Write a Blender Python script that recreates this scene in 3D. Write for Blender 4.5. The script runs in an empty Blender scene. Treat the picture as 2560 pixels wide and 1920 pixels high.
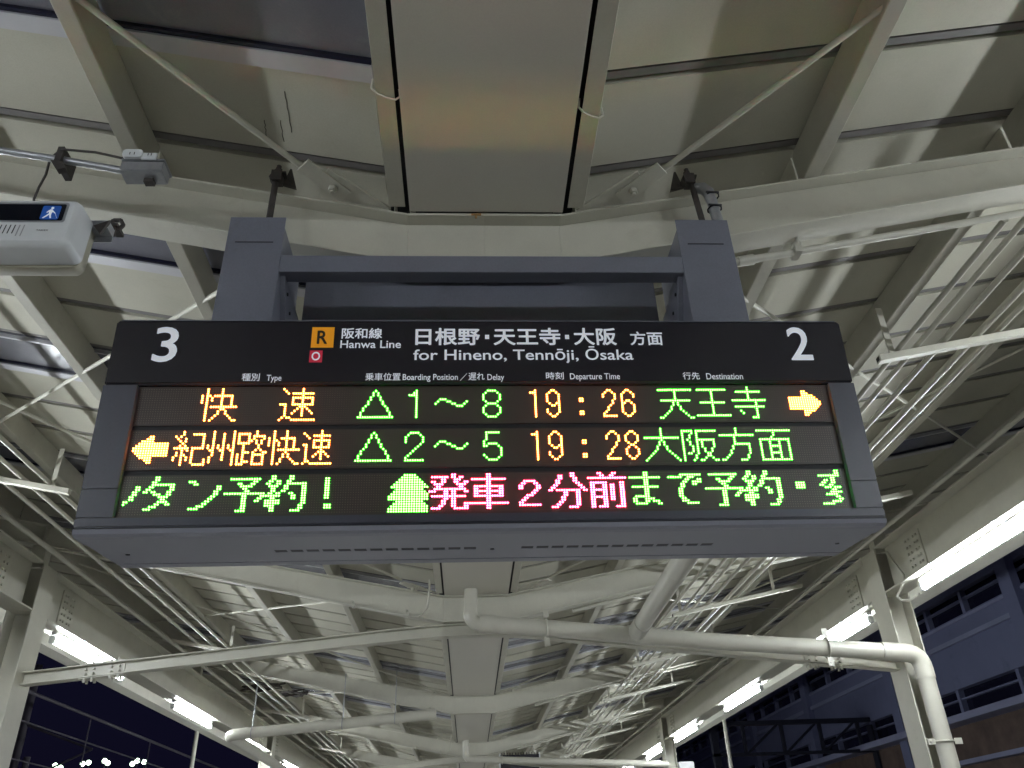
import bpy, bmesh, math, random
from mathutils import Vector, Matrix
random.seed(7)
scene = bpy.context.scene
COL = scene.collection

# ---------------------------------------------------------------- camera
M = ((0.9984277188904167, -0.04516802073242096, -0.033195482439551366),
     (-0.00539340816168116, 0.5120449453123984, -0.8589417239419822),
     (0.05579427658533162, 0.8577702628811158, 0.510996257145961))
cd = bpy.data.cameras.new('camera')
cam = bpy.data.objects.new('camera', cd); COL.objects.link(cam)
cd.sensor_width = 36.0; cd.lens = 2032.0 / 2560.0 * 36.0
cd.clip_start = 0.05; cd.clip_end = 600
R = Matrix(((M[0][0], -M[1][0], -M[2][0]), (M[0][1], -M[1][1], -M[2][1]), (M[0][2], -M[1][2], -M[2][2])))
cam.matrix_world = Matrix.Translation((0, 0, 1.6)) @ R.to_4x4()
scene.camera = cam

# ---------------------------------------------------------------- night sky
world = bpy.data.worlds.new('World'); scene.world = world; world.use_nodes = True
wn = world.node_tree.nodes; wl = world.node_tree.links
bg = wn['Background']
sky = wn.new('ShaderNodeTexSky'); sky.sky_type = 'NISHITA'; sky.sun_disc = False
sky.sun_elevation = math.radians(-4.0); sky.sun_rotation = math.radians(250)
tint = wn.new('ShaderNodeMixRGB'); tint.blend_type = 'ADD'; tint.inputs[0].default_value = 1.0
tint.inputs[2].default_value = (0.05, 0.05, 0.22, 1)
wl.new(sky.outputs[0], tint.inputs[1]); wl.new(tint.outputs[0], bg.inputs['Color'])
bg.inputs['Strength'].default_value = 0.05

scene.view_settings.view_transform = 'Standard'; scene.view_settings.look = 'None'
scene.view_settings.gamma = 1.0; scene.view_settings.exposure = 0.0
scene.view_settings.use_curve_mapping = False
cy = scene.cycles
cy.use_denoising = True; cy.max_bounces = 7; cy.diffuse_bounces = 4; cy.glossy_bounces = 4
cy.sample_clamp_indirect = 40.0; cy.use_light_tree = True; cy.caustics_reflective = False; cy.caustics_refractive = False
TUBE_E = 140.0

# ---------------------------------------------------------------- materials
def mat(name, col, rough=0.5, metal=0.0, noise=0.0, nscale=6.0, bump=0.0, bscale=60.0, emit=None, estr=0.0,
        spec=0.5, dirt=None, dscale=3.0, damt=0.5, sample='AUTO', trans=0.0, fine=0.0):
    m = bpy.data.materials.new(name); m.use_nodes = True
    nt = m.node_tree; N = nt.nodes; Lk = nt.links; b = N['Principled BSDF']
    b.inputs['Base Color'].default_value = (*col, 1); b.inputs['Roughness'].default_value = rough
    b.inputs['Metallic'].default_value = metal; b.inputs['Specular IOR Level'].default_value = spec
    if noise or dirt or bump or fine:
        geo = N.new('ShaderNodeNewGeometry')
        src = geo.outputs['Position']
    cur = None
    if noise:
        n = N.new('ShaderNodeTexNoise'); n.inputs['Scale'].default_value = nscale; n.inputs['Detail'].default_value = 6
        n.inputs['Roughness'].default_value = 0.65
        Lk.new(src, n.inputs['Vector'])
        r = N.new('ShaderNodeMapRange'); r.inputs[1].default_value = 0.3; r.inputs[2].default_value = 0.7
        r.inputs[3].default_value = 1 - noise; r.inputs[4].default_value = 1 + noise * 0.6
        Lk.new(n.outputs[0], r.inputs[0])
        mx = N.new('ShaderNodeVectorMath'); mx.operation = 'SCALE'; mx.inputs[0].default_value = col
        Lk.new(r.outputs[0], mx.inputs['Scale']); cur = mx.outputs[0]
        rr = N.new('ShaderNodeMapRange'); rr.inputs[3].default_value = max(0.05, rough - 0.04); rr.inputs[4].default_value = min(1, rough + 0.05)
        Lk.new(n.outputs[0], rr.inputs[0]); Lk.new(rr.outputs[0], b.inputs['Roughness'])
    if fine:
        n4 = N.new('ShaderNodeTexNoise'); n4.inputs['Scale'].default_value = 190; n4.inputs['Detail'].default_value = 3
        Lk.new(src, n4.inputs['Vector'])
        r4 = N.new('ShaderNodeMapRange'); r4.inputs[1].default_value = 0.3; r4.inputs[2].default_value = 0.7
        r4.inputs[3].default_value = 1 - fine; r4.inputs[4].default_value = 1 + fine
        Lk.new(n4.outputs[0], r4.inputs[0])
        mx4 = N.new('ShaderNodeVectorMath'); mx4.operation = 'SCALE'
        if cur is None: mx4.inputs[0].default_value = col
        else: Lk.new(cur, mx4.inputs[0])
        Lk.new(r4.outputs[0], mx4.inputs['Scale']); cur = mx4.outputs[0]
    if dirt:
        n2 = N.new('ShaderNodeTexNoise'); n2.inputs['Scale'].default_value = dscale; n2.inputs['Detail'].default_value = 9
        n2.inputs['Roughness'].default_value = 0.75; n2.inputs['Distortion'].default_value = 0.6
        Lk.new(src, n2.inputs['Vector'])
        r2 = N.new('ShaderNodeMapRange'); r2.inputs[1].default_value = 0.56; r2.inputs[2].default_value = 0.72
        r2.inputs[4].default_value = damt
        Lk.new(n2.outputs[0], r2.inputs[0])
        mm = N.new('ShaderNodeMixRGB'); mm.inputs[2].default_value = (*dirt, 1)
        Lk.new(r2.outputs[0], mm.inputs[0])
        if cur is None: mm.inputs[1].default_value = (*col, 1)
        else: Lk.new(cur, mm.inputs[1])
        cur = mm.outputs[0]
    if cur is not None: Lk.new(cur, b.inputs['Base Color'])
    if bump:
        n3 = N.new('ShaderNodeTexNoise'); n3.inputs['Scale'].default_value = bscale; n3.inputs['Detail'].default_value = 4
        Lk.new(src, n3.inputs['Vector'])
        bp = N.new('ShaderNodeBump'); bp.inputs['Strength'].default_value = bump; bp.inputs['Distance'].default_value = 0.002
        Lk.new(n3.outputs[0], bp.inputs['Height']); Lk.new(bp.outputs[0], b.inputs['Normal'])
    if emit:
        b.inputs['Emission Color'].default_value = (*emit, 1); b.inputs['Emission Strength'].default_value = estr
        m.cycles.emission_sampling = sample
    return m

CREAM = (0.54, 0.525, 0.45)
M_steel = mat('cream_painted_steel', CREAM, 0.42, noise=0.07, nscale=5, dirt=(0.25, 0.2, 0.14), dscale=7, damt=0.16, bump=0.25, bscale=35, fine=0.03)
M_purl = mat('cream_painted_purlin', (0.50, 0.485, 0.415), 0.45, noise=0.08, nscale=6, dirt=(0.22, 0.18, 0.12), dscale=9, damt=0.2, bump=0.3, bscale=40, fine=0.03)
M_deck = mat('cream_roof_deck', (0.43, 0.415, 0.34), 0.7, spec=0.3, noise=0.06, nscale=3, dirt=(0.28, 0.24, 0.16), dscale=4, damt=0.15, fine=0.04, bump=0.15, bscale=12)
M_rib = mat('grey_sealing_strip', (0.15, 0.14, 0.135), 0.7, noise=0.1, nscale=12)
M_gut = mat('pale_gutter_sheet', (0.58, 0.555, 0.49), 0.34, fine=0.03)
M_sky = mat('grey_translucent_skylight', (0.15, 0.15, 0.175), 0.16, noise=0.14, nscale=2.5, dirt=(0.3, 0.3, 0.3), dscale=6, damt=0.25, fine=0.05)
M_alu = mat('aluminium_skylight_frame', (0.42, 0.42, 0.45), 0.4, noise=0.05, nscale=10)
M_pipe = mat('white_pvc_pipe', (0.50, 0.485, 0.42), 0.3, noise=0.05, nscale=7, dirt=(0.3, 0.27, 0.2), dscale=12, damt=0.15)
M_dark = mat('rusty_dark_iron', (0.045, 0.038, 0.035), 0.6, noise=0.4, nscale=40, dirt=(0.12, 0.06, 0.03), dscale=30, damt=0.5)
M_galv = mat('galvanised_steel', (0.34, 0.35, 0.37), 0.35, metal=0.5, noise=0.15, nscale=30)
M_sign = mat('blue_grey_painted_frame', (0.058, 0.060, 0.084), 0.33, noise=0.06, nscale=9, fine=0.05)
M_post = mat('slate_grey_painted_post', (0.165, 0.172, 0.215), 0.38, noise=0.07, nscale=6, fine=0.05, dirt=(0.1, 0.1, 0.11), dscale=5, damt=0.3)
M_under = mat('grey_sign_underside', (0.25, 0.255, 0.31), 0.42)
M_black = mat('black_acrylic_header', (0.018, 0.0165, 0.024), 0.22, noise=0.05, nscale=20)
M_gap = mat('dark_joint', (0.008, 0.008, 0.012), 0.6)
M_board = mat('brown_black_led_board', (0.055, 0.040, 0.036), 0.34, noise=0.1, nscale=60)
M_off = mat('unlit_led', (0.16, 0.125, 0.10), 0.3)
M_white = mat('white_lettering', (0.80, 0.82, 0.88), 0.5, emit=(0.85, 0.9, 1.0), estr=0.22, sample='NONE')   # letters and walking figure, faint glow added to lift their brightness
M_orange = mat('orange_line_badge', (0.75, 0.30, 0.006), 0.5, emit=(1.0, 0.38, 0.01), estr=0.2, sample='NONE')  # faint glow added to the badge colour for brightness
M_red = mat('crimson_line_badge', (0.50, 0.012, 0.045), 0.5, emit=(1.0, 0.02, 0.08), estr=0.12, sample='NONE')  # weaker added glow, same purpose as on the orange badge
M_blk = mat('black_letter', (0.012, 0.010, 0.010), 0.5)
LED_AXIS = (-0.0074135250041178075, 0.9965284502385607, 0.08292217744455016)   # board normal, pointing away from the viewer
def led(name, col, L):
    # lensed LED: bright within about 40 degrees of its axis, weak beyond, with some light leaking out sideways at its base
    m = mat(name, tuple(0.3*c for c in col), 0.4, emit=col, estr=L, sample='NONE')
    nt = m.node_tree; N = nt.nodes; K = nt.links; b = N['Principled BSDF']
    geo = N.new('ShaderNodeNewGeometry'); dt = N.new('ShaderNodeVectorMath'); dt.operation = 'DOT_PRODUCT'
    dt.inputs[1].default_value = tuple(-a for a in LED_AXIS)
    K.new(geo.outputs['Incoming'], dt.inputs[0])
    cr = N.new('ShaderNodeValToRGB'); e = cr.color_ramp.elements
    e[0].position = 0.0; e[0].color = (1, 1, 1, 1); e[1].position = 1.0; e[1].color = (1, 1, 1, 1)
    for p, v in ((0.16, 0.9), (0.30, 0.015), (0.58, 0.015), (0.74, 0.8)):
        q = e.new(p); q.color = (v, v, v, 1)
    K.new(dt.outputs['Value'], cr.inputs[0])
    mu = N.new('ShaderNodeMath'); mu.operation = 'MULTIPLY'; mu.inputs[1].default_value = L
    K.new(cr.outputs[0], mu.inputs[0]); K.new(mu.outputs[0], b.inputs['Emission Strength'])
    return m
E_or = led('led_orange', (1.0, 0.22, 0.025), 52)
E_gr = led('led_green', (0.075, 1.0, 0.04), 34)
E_rd = led('led_red', (1.0, 0.028, 0.08), 100)
E_tube = mat('lit_tube', (0.9, 0.9, 0.9), 0.4, emit=(0.90, 0.96, 1.0), estr=TUBE_E)
M_fix = mat('white_light_fitting', (0.72, 0.73, 0.74), 0.35, noise=0.04, nscale=12)
M_plastic = mat('off_white_plastic', (0.66, 0.68, 0.70), 0.35, noise=0.04, nscale=12)
M_plastic2 = mat('beige_plastic_base', (0.40, 0.38, 0.30), 0.5, noise=0.1, nscale=15)
M_glass = mat('dark_display_glass', (0.006, 0.007, 0.012), 0.12)
M_blue = mat('blue_pictogram', (0.015, 0.11, 0.50), 0.4)
M_conc = mat('platform_concrete', (0.36, 0.35, 0.33), 0.8, noise=0.15, nscale=2)
M_bal = mat('track_ballast', (0.12, 0.11, 0.10), 0.9, noise=0.3, nscale=9)
M_bld = mat('bluish_grey_building_wall', (0.21, 0.23, 0.37), 0.6, noise=0.12, nscale=0.4, dirt=(0.10, 0.11, 0.17), dscale=1.5, damt=0.5)
M_bld2 = mat('pale_building_ledge', (0.34, 0.36, 0.52), 0.6, noise=0.12, nscale=0.5)
M_win = mat('dark_window_glass', (0.012, 0.012, 0.028), 0.15)
M_wood = mat('brown_soffit', (0.16, 0.11, 0.09), 0.7, noise=0.4, nscale=1.5)
M_truss = mat('dark_gantry_steel', (0.018, 0.02, 0.035), 0.6)
M_wire = mat('catenary_wire', (0.075, 0.068, 0.085), 0.6)
M_glow = mat('orange_lit_blind', (0.5, 0.2, 0.05), 0.5, emit=(1.0, 0.33, 0.07), estr=0.9)
E_far = mat('far_floodlight', (0.9, 0.9, 0.9), 0.5, emit=(0.75, 1.0, 0.75), estr=9)
M_stain = mat('dark_water_stain', (0.10, 0.095, 0.075), 0.7, noise=0.4, nscale=60)
M_rust = mat('rust_mark', (0.30, 0.17, 0.06), 0.8, noise=0.4, nscale=60)

# ---------------------------------------------------------------- mesh helpers
def link(o, parent=None):
    COL.objects.link(o)
    if parent is not None: o.parent = parent
    return o
def tag(o, label=None, cat=None, group=None, kind=None):
    if label: o['label'] = label
    if cat: o['category'] = cat
    if group: o['group'] = group
    if kind: o['kind'] = kind
    return o
def thing(name, label, cat, loc=(0, 0, 0), group=None):
    o = bpy.data.objects.new(name, None); o.location = loc; o.empty_display_size = 0.1
    link(o); return tag(o, label, cat, group)
class MB:
    def __init__(s): s.v = []; s.f = []; s.sm = []
    def add(s, vs, fs, smooth=False):
        n = len(s.v); s.v += [tuple(v) for v in vs]
        for f in fs: s.f.append(tuple(i + n for i in f)); s.sm.append(smooth)
    def box(s, x0, x1, y0, y1, z0, z1):
        if x0 > x1: x0, x1 = x1, x0
        if y0 > y1: y0, y1 = y1, y0
        if z0 > z1: z0, z1 = z1, z0
        v = [(x0,y0,z0),(x1,y0,z0),(x1,y1,z0),(x0,y1,z0),(x0,y0,z1),(x1,y0,z1),(x1,y1,z1),(x0,y1,z1)]
        s.add(v, [(0,3,2,1),(4,5,6,7),(0,1,5,4),(1,2,6,5),(2,3,7,6),(3,0,4,7)])
    def hexa(s, a, b):      # two quads a (4 pts) and b (4 pts), same order
        s.add(list(a) + list(b), [(0,3,2,1),(4,5,6,7),(0,1,5,4),(1,2,6,5),(2,3,7,6),(3,0,4,7)])
    def prism(s, pts, d):   # polygon pts (3d) extruded by vector d
        n = len(pts); q = [tuple(Vector(p) + Vector(d)) for p in pts]
        s.add(list(pts) + q, [tuple(range(n))[::-1], tuple(range(n, 2*n))] + [(i, (i+1) % n, n + (i+1) % n, n + i) for i in range(n)])
    def tube(s, path, r, n=10, cap=True, smooth=True):
        path = [Vector(p) for p in path]; rings = []; up = Vector((0, 0, 1))
        for i, p in enumerate(path):
            if i == 0: t = path[1] - p
            elif i == len(path) - 1: t = p - path[i-1]
            else: t = (path[i+1] - p).normalized() + (p - path[i-1]).normalized()
            t.normalize()
            a = t.cross(up)
            if a.length < 0.15: a = t.cross(Vector((0, 1, 0)))
            if a.length < 0.15: a = t.cross(Vector((1, 0, 0)))
            a.normalize()
            if rings and a.dot(prev) < 0: a = -a
            if rings:
                a2 = prev - t * prev.dot(t)
                if a2.length > 0.2: a = a2.normalized()
            prev = a; b = t.cross(a)
            rr = r[i] if isinstance(r, (list, tuple)) else r
            rings.append([p + (a * math.cos(2*math.pi*k/n) + b * math.sin(2*math.pi*k/n)) * rr for k in range(n)])
        vs = [v for rg in rings for v in rg]; fs = []
        for i in range(len(rings) - 1):
            for k in range(n): fs.append((i*n+k, i*n+(k+1) % n, (i+1)*n+(k+1) % n, (i+1)*n+k))
        s.add(vs, fs, smooth)
        if cap:
            s.add(rings[0], [tuple(range(n))[::-1]]); s.add(rings[-1], [tuple(range(n))])
    def build(s, name, m, parent=None, bevel=0.0, seg=2):
        me = bpy.data.meshes.new(name); me.from_pydata(s.v, [], s.f)
        me.polygons.foreach_set('use_smooth', s.sm); me.materials.append(m)
        bm = bmesh.new(); bm.from_mesh(me); bmesh.ops.recalc_face_normals(bm, faces=bm.faces)
        if bevel:
            es = [e for e in bm.edges if len(e.link_faces) == 2 and e.calc_face_angle(0) > 0.6]
            bmesh.ops.bevel(bm, geom=es, offset=bevel, segments=seg, affect='EDGES', clamp_overlap=True)
        bm.to_mesh(me); bm.free()
        o = bpy.data.objects.new(name, me); link(o, parent); return o
def elbow(p0, c, p1, rad, n=6):     # points of a rounded corner at c
    p0, c, p1 = Vector(p0), Vector(c), Vector(p1)
    a = (p0 - c).normalized() * rad; b = (p1 - c).normalized() * rad
    out = []
    for i in range(n + 1):
        t = i / n; out.append(c + a * (1-t)**2 + b * t**2)
    return out
def copy_of(o, parent=None, loc=None):
    c = o.copy(); COL.objects.link(c); c.parent = parent if parent is not None else o.parent
    if loc is not None: c.location = loc
    return c
def copy_tree(o, parent=None):
    c = o.copy(); COL.objects.link(c); c.parent = parent
    for ch in list(o.children): copy_tree(ch, c)
    return c

# ================================================================ SETTING
XC = 0.066; BAY = 4.67; Y0 = 2.17
SL = 0.2
def topz(x): return 3.6 + SL * max(0.0, abs(x - XC) - 0.27)
def deckz(x): return 3.6 + SL * (abs(x - XC) - 0.27) + 0.17
XE = 5.9

b = MB(); b.box(-300, 300, -150, 450, -1.35, -1.15); g = b.build('ground', M_bal); tag(g, kind='structure')
b = MB(); b.box(-5.0, 5.1, -30, 90, -1.15, 0.0); g = b.build('platform', M_conc); tag(g, kind='structure')

# ================================================================ CANOPY
canopy = thing('platform_canopy', 'cream steel butterfly platform canopy over the whole view, rising both ways from a central gutter', 'canopy')

def flanged(mb, pts, w, tw, tf, yc):
    """H beam following pts [(x, ztop, h)], flanges w wide in Y centred on yc."""
    for (xa, za, ha), (xb, zb, hb) in zip(pts[:-1], pts[1:]):
        for (o0a, o1a, o0b, o1b, hw) in ((0, -tf, 0, -tf, w/2), (-tf, -ha+tf, -tf, -hb+tf, tw/2), (-ha+tf, -ha, -hb+tf, -hb, w/2)):
            A = [(xa, yc-hw, za+o1a), (xa, yc+hw, za+o1a), (xa, yc+hw, za+o0a), (xa, yc-hw, za+o0a)]
            B = [(xb, yc-hw, zb+o1b), (xb, yc+hw, zb+o1b), (xb, yc+hw, zb+o0b), (xb, yc-hw, zb+o0b)]
            mb.hexa(A, B)
def hb_y(mb, xc, ztop, y0, y1, w, h, tw, tf):
    mb.box(xc-w/2, xc+w/2, y0, y1, ztop-tf, ztop)
    mb.box(xc-tw/2, xc+tw/2, y0, y1, ztop-h+tf, ztop-tf)
    mb.box(xc-w/2, xc+w/2, y0, y1, ztop-h, ztop-h+tf)

NF = range(-3, 10)
FR = [Y0 + BAY * k for k in NF]
# rafters
xs = [-XE, -2.2, -0.8, -0.205, XC, 0.337, 0.93, 2.33, XE]
hs = [0.17, 0.19, 0.215, 0.222, 0.222, 0.222, 0.215, 0.19, 0.17]
mb = MB(); flanged(mb, [(x, topz(x) - (0.002 if abs(x) > 0.4 else 0.002), h) for x, h in zip(xs, hs)], 0.112, 0.008, 0.009, 0)
for x in (-3.64, 3.705):   # web stiffeners
    mb.box(x-0.004, x+0.004, -0.05, 0.05, topz(x)-0.19, topz(x)-0.012)
raf = mb.build('rafter', M_steel, canopy, bevel=0.0015, seg=1)
raf.location = (0, FR[0] + 0.056, 0)
for y in FR[1:]: copy_of(raf, canopy, (0, y + 0.056, 0))

# purlins: lipped channels lying along the platform on top of the rafters
PX = [1.235, 2.15, 3.07, 4.0, 4.92]
YA, YB = -11.5, 44.5
def purlin_mesh(sgn):
    mb = MB(); w = 0.056; d = 0.163; y0, y1 = 0.0, BAY - 0.012
    s_in = -sgn
    mb.box(-w/2, w/2, y0, y1, 0, 0.006)                     # bottom lip plate
    xi = s_in * (w/2)
    mb.box(xi - s_in*0.006, xi, y0, y1, 0.006, d)           # web on the inner side
    mb.box(-w/2, w/2, y0, y1, d - 0.004, d)
    mb.box(-s_in*(w/2), -s_in*(w/2) + s_in*0.004, y0, y1, 0.006, 0.022)
    return mb.build('purlin', M_purl, canopy, bevel=0.002, seg=1)
for sgn in (-1, 1):
    base = purlin_mesh(sgn); first = True
    for px in PX:
        x = XC + sgn * px
        for y in FR[:-1]:
            o = base if first else copy_of(base, canopy); first = False
            o.location = (x, y + 0.056 + 0.006, topz(x) + 0.001)
    # cleats where the purlin sits on a rafter
    mb = MB(); mb.box(-0.045, 0.045, -0.04, 0.04, 0, 0.006); 
    cl = mb.build('cleat', M_purl, canopy); first = True
    for px in PX:
        x = XC + sgn * px
        for y in FR:
            o = cl if first else copy_of(cl, canopy); first = False
            o.location = (x, y + 0.056, topz(x) + 0.0)

# roof deck panels, one per folded sheet, and the sealing strips in the grooves between them
P0Y = 1.81; PIT = 0.418
def deck_mesh(sgn, m, name, sky=False):
    mb = MB(); xa = XC + sgn * 0.36; xb = sgn * XE + XC
    prof = [(0.0, 0), (0.360, 0), (0.360, 0.045), (0.4175, 0.045), (0.4175, 0.060), (0.0, 0.060)]
    if sky: prof = [(0.004, 0.012), (0.414, 0.012), (0.414, 0.030), (0.004, 0.030)]
    A = [(xa, y, deckz(xa) + z) for y, z in prof]; B = [(xb, y, deckz(xb) + z) for y, z in prof]
    n = len(prof)
    mb.add(A + B, [(i, (i+1) % n, n + (i+1) % n, n + i) for i in range(n)] + [tuple(range(n))[::-1], tuple(range(n, 2*n))])
    return mb.build(name, m, canopy)
def strip_mesh(sgn):
    mb = MB(); xa = XC + sgn * 0.36; xb = sgn * XE + XC
    for y0, y1, z0, z1 in ((0.374, 0.404, 0.008, 0.020), (0.384, 0.394, 0.0205, 0.044)):
        mb.hexa([(xa, y0, deckz(xa)+z0), (xa, y1, deckz(xa)+z0), (xa, y1, deckz(xa)+z1), (xa, y0, deckz(xa)+z1)],
                [(xb, y0, deckz(xb)+z0), (xb, y1, deckz(xb)+z0), (xb, y1, deckz(xb)+z1), (xb, y0, deckz(xb)+z1)])
    return mb.build('sealing_strip', M_rib, canopy)
def frame_mesh(sgn):
    mb = MB(); xa = XC + sgn * 0.36; xb = sgn * XE + XC
    for y0, y1 in ((0.418-0.070, 0.418-0.006), (0.012, 0.026)):
        z0, z1 = -0.012, 0.011
        mb.hexa([(xa, y0, deckz(xa)+z0), (xa, y1, deckz(xa)+z0), (xa, y1, deckz(xa)+z1), (xa, y0, deckz(xa)+z1)],
                [(xb, y0, deckz(xb)+z0), (xb, y1, deckz(xb)+z0), (xb, y1, deckz(xb)+z1), (xb, y0, deckz(xb)+z1)])
    return mb.build('skylight_frame', M_alu, canopy)
def gasket_mesh(sgn):
    mb = MB(); xa = XC + sgn * 0.36; xb = sgn * XE + XC
    y0, y1, z0, z1 = 0.332, 0.3475, -0.004, 0.0115
    mb.hexa([(xa, y0, deckz(xa)+z0), (xa, y1, deckz(xa)+z0), (xa, y1, deckz(xa)+z1), (xa, y0, deckz(xa)+z1)],
            [(xb, y0, deckz(xb)+z0), (xb, y1, deckz(xb)+z0), (xb, y1, deckz(xb)+z1), (xb, y0, deckz(xb)+z1)])
    return mb.build('skylight_gasket', M_win, canopy)
SKY_L = {-1, -2, -3, 2, 5, 9, 13, 14, 22, 30}
SKY_R = {9, 18, 21, 24, 27, 35, -4, -9}
SKY_L2 = {-2, -3}    # wide skylight: no frame bar between its sheets
for sgn, skyset in ((-1, SKY_L), (1, SKY_R)):
    d = deck_mesh(sgn, M_deck, 'roof_panel'); s = deck_mesh(sgn, M_sky, 'skylight', True)
    st = strip_mesh(sgn); fr = frame_mesh(sgn); gk = gasket_mesh(sgn)
    used = set()
    def put(base, y):
        if base in used: o = copy_of(base, canopy)
        else: o = base; used.add(base)
        o.location = (0, y, 0); return o
    for i in range(-31, 101):
        y = P0Y + PIT * i - 0.039
        if i in skyset:
            put(s, y)
            if not (sgn < 0 and i in SKY_L2): put(fr, y)
            if i < 12 and not (sgn < 0 and i in SKY_L2): put(gk, y)
        else:
            put(d, y); put(st, y)

# central gutter
GX0, GX1 = -0.197, 0.345
mb = MB(); mb.box(GX0, GX1, 0.004, BAY - 0.004, 3.601, 3.604)
for x0, x1 in ((GX0, GX0 + 0.003), (GX1 - 0.003, GX1)): mb.box(x0, x1, 0.004, BAY - 0.004, 3.6045, 3.80)
gp = mb.build('gutter_panel', M_gut, canopy, bevel=0.0008, seg=1)
for i, y in enumerate(FR[:-1]): (gp if i == 0 else copy_of(gp, canopy)).location = (0, y, 0)
mb = MB()
mb.box(-0.268, -0.212, 0, BAY - 0.15, 3.608, 3.613); mb.box(-0.268, -0.263, 0, BAY - 0.15, 3.6135, 3.80)
ga = mb.build('gutter_angle', M_steel, canopy, bevel=0.001, seg=1)
mb = MB(); mb.box(0.362, 0.420, 0, BAY - 0.15, 3.608, 3.613); mb.box(0.415, 0.420, 0, BAY - 0.15, 3.6135, 3.80)
gb = mb.build('gutter_angle', M_steel, canopy, bevel=0.001, seg=1)
for base in (ga, gb):
    for i, y in enumerate(FR[:-1]): (base if i == 0 else copy_of(base, canopy)).location = (0, y + 0.13, 0)
# near-black sheet standing in for the shade above the slit beside the gutter
mb = MB(); mb.box(-0.30, 0.45, YA, YB, 3.86, 3.865); mb.build('dark_void_sheet', M_gap, canopy)
# tie wires round the angles
for x0, x1, y, z in ((-0.275, -0.200, 1.66, 3.612), (0.355, 0.428, 1.72, 3.612), (0.355, 0.428, 1.30, 3.612)):
    mb = MB(); mb.tube([(x0, y-0.02, z+0.03), (x0-0.004, y-0.012, z), (x0+0.012, y, z-0.010), ((x0+x1)/2, y+0.012, z-0.012), (x1-0.01, y+0.02, z-0.011), (x1+0.003, y+0.018, z), (x1, y+0.016, z+0.03)], 0.0035, 6)
    mb.build('tie_wire', M_steel, canopy)

# girders along the platform
GL, GR = -3.645, 3.705
for gx in (GL, GR):
    mb = MB(); hb_y(mb, gx, 3.94, 0.14, BAY*2 - 0.14, 0.205, 0.41, 0.010, 0.014)
    gd = mb.build('girder', M_steel, canopy, bevel=0.002, seg=1)
    colY = [6.935 + BAY*2*k for k in (-2, -1, 0, 1, 2, 3)]
    for i, y in enumerate(colY): (gd if i == 0 else copy_of(gd, canopy)).location = (0, y, 0)
    # splice plate with bolts on the web, both faces
    mb = MB(); mb.box(-0.018, 0.018, -0.13, 0.13, -0.15, 0.15)
    bolts = MB()
    for yy in (-0.09, -0.04, 0.04, 0.09):
        for zz in (-0.11, -0.055, 0, 0.055, 0.11):
            for sx in (-1, 1): bolts.tube([(sx*0.018, yy, zz), (sx*0.033, yy, zz)], 0.011, 6, smooth=False)
    sp = mb.build('splice_plate', M_steel, canopy); bo = bolts.build('bolts', M_steel, sp); tag(bo, kind='stuff'); first = True
    for y in colY:
        for dy in (-0.62, 0.62):
            if first: o = sp; first = False
            else: o = copy_tree(sp, canopy)
            o.location = (gx, y + dy, 3.735)
    # column
    sx = 1 if gx > 0 else -1
    mb = MB(); zt = 3.926
    mb.box(-0.105, -0.092, -0.135, 0.135, 0, zt); mb.box(0.092, 0.105, -0.135, 0.135, 0, zt); mb.box(-0.0915, 0.0915, -0.005, 0.005, 0, zt)
    mb.box(-0.0915, 0.0915, -0.13, -0.0055, 3.53, 3.543); mb.box(-0.0915, 0.0915, 0.0055, 0.13, 3.53, 3.543)
    co = mb.build('column', M_steel, canopy, bevel=0.002, seg=1)
    for i, y in enumerate(colY): (co if i == 0 else copy_of(co, canopy)).location = (gx, y, 0)
# short stubs seating each rafter on the girder
mb = MB(); mb.box(-0.06, 0.06, -0.05, 0.05, 3.941, 4.10); st = mb.build('rafter_seat', M_steel, canopy); first = True
for gx in (GL, GR):
    for y in FR:
        o = st if first else copy_of(st, canopy); first = False
        o.location = (gx, y + 0.056, 0)

# cranked tie beams between the columns
tp = [(-3.535, 3.066, 0.100), (-2.9, 3.125, 0.100), (-0.75, 3.328, 0.100), (-0.45, 3.352, 0.100), (-0.20, 3.368, 0.100), (0.08, 3.374, 0.100), (0.36, 3.368, 0.100), (0.6, 3.345, 0.100), (0.9, 3.306, 0.100), (3.0, 3.072, 0.100), (3.595, 3.008, 0.100)]
mb = MB(); flanged(mb, tp, 0.10, 0.007, 0.009, 0)
tb = mb.build('tie_beam', M_steel, canopy, bevel=0.0012, seg=1)
spl = MB(); spl.box(-0.17, 0.17, -0.012, 0.012, -0.035, 0.035); spl.box(-0.17, 0.17, -0.045, 0.045, 0.052, 0.058); spl.box(-0.17, 0.17, -0.045, 0.045, -0.058, -0.052)
for xx in (-0.13, -0.07, 0.07, 0.13):
    for yy in (-0.03, 0.03):
        spl.tube([(xx, yy, 0.058), (xx, yy, 0.078)], 0.011, 6, smooth=False); spl.tube([(xx, yy, -0.058), (xx, yy, -0.085)], 0.011, 6, smooth=False)
    for zz in (-0.018, 0.018): spl.tube([(xx, -0.012, zz), (xx, -0.036, zz)], 0.010, 6, smooth=False)
first = True
for y in [6.935 + BAY*2*k for k in (-2, -1, 0, 1, 2, 3)]:
    o = tb if first else copy_of(tb, canopy)
    o.location = (0, y, 0)
    for sx, rot in ((-2.93, -0.094), (2.99, 0.094)):
        if first and sx < 0:
            s0 = spl.build('bolted_splice', M_steel, canopy); q = s0
        else: q = copy_of(s0, canopy)
        zz = (3.122 if sx < 0 else 3.073) - 0.05
        q.location = (sx, y, zz); q.rotation_euler = (0, rot, 0)
    first = False

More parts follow.
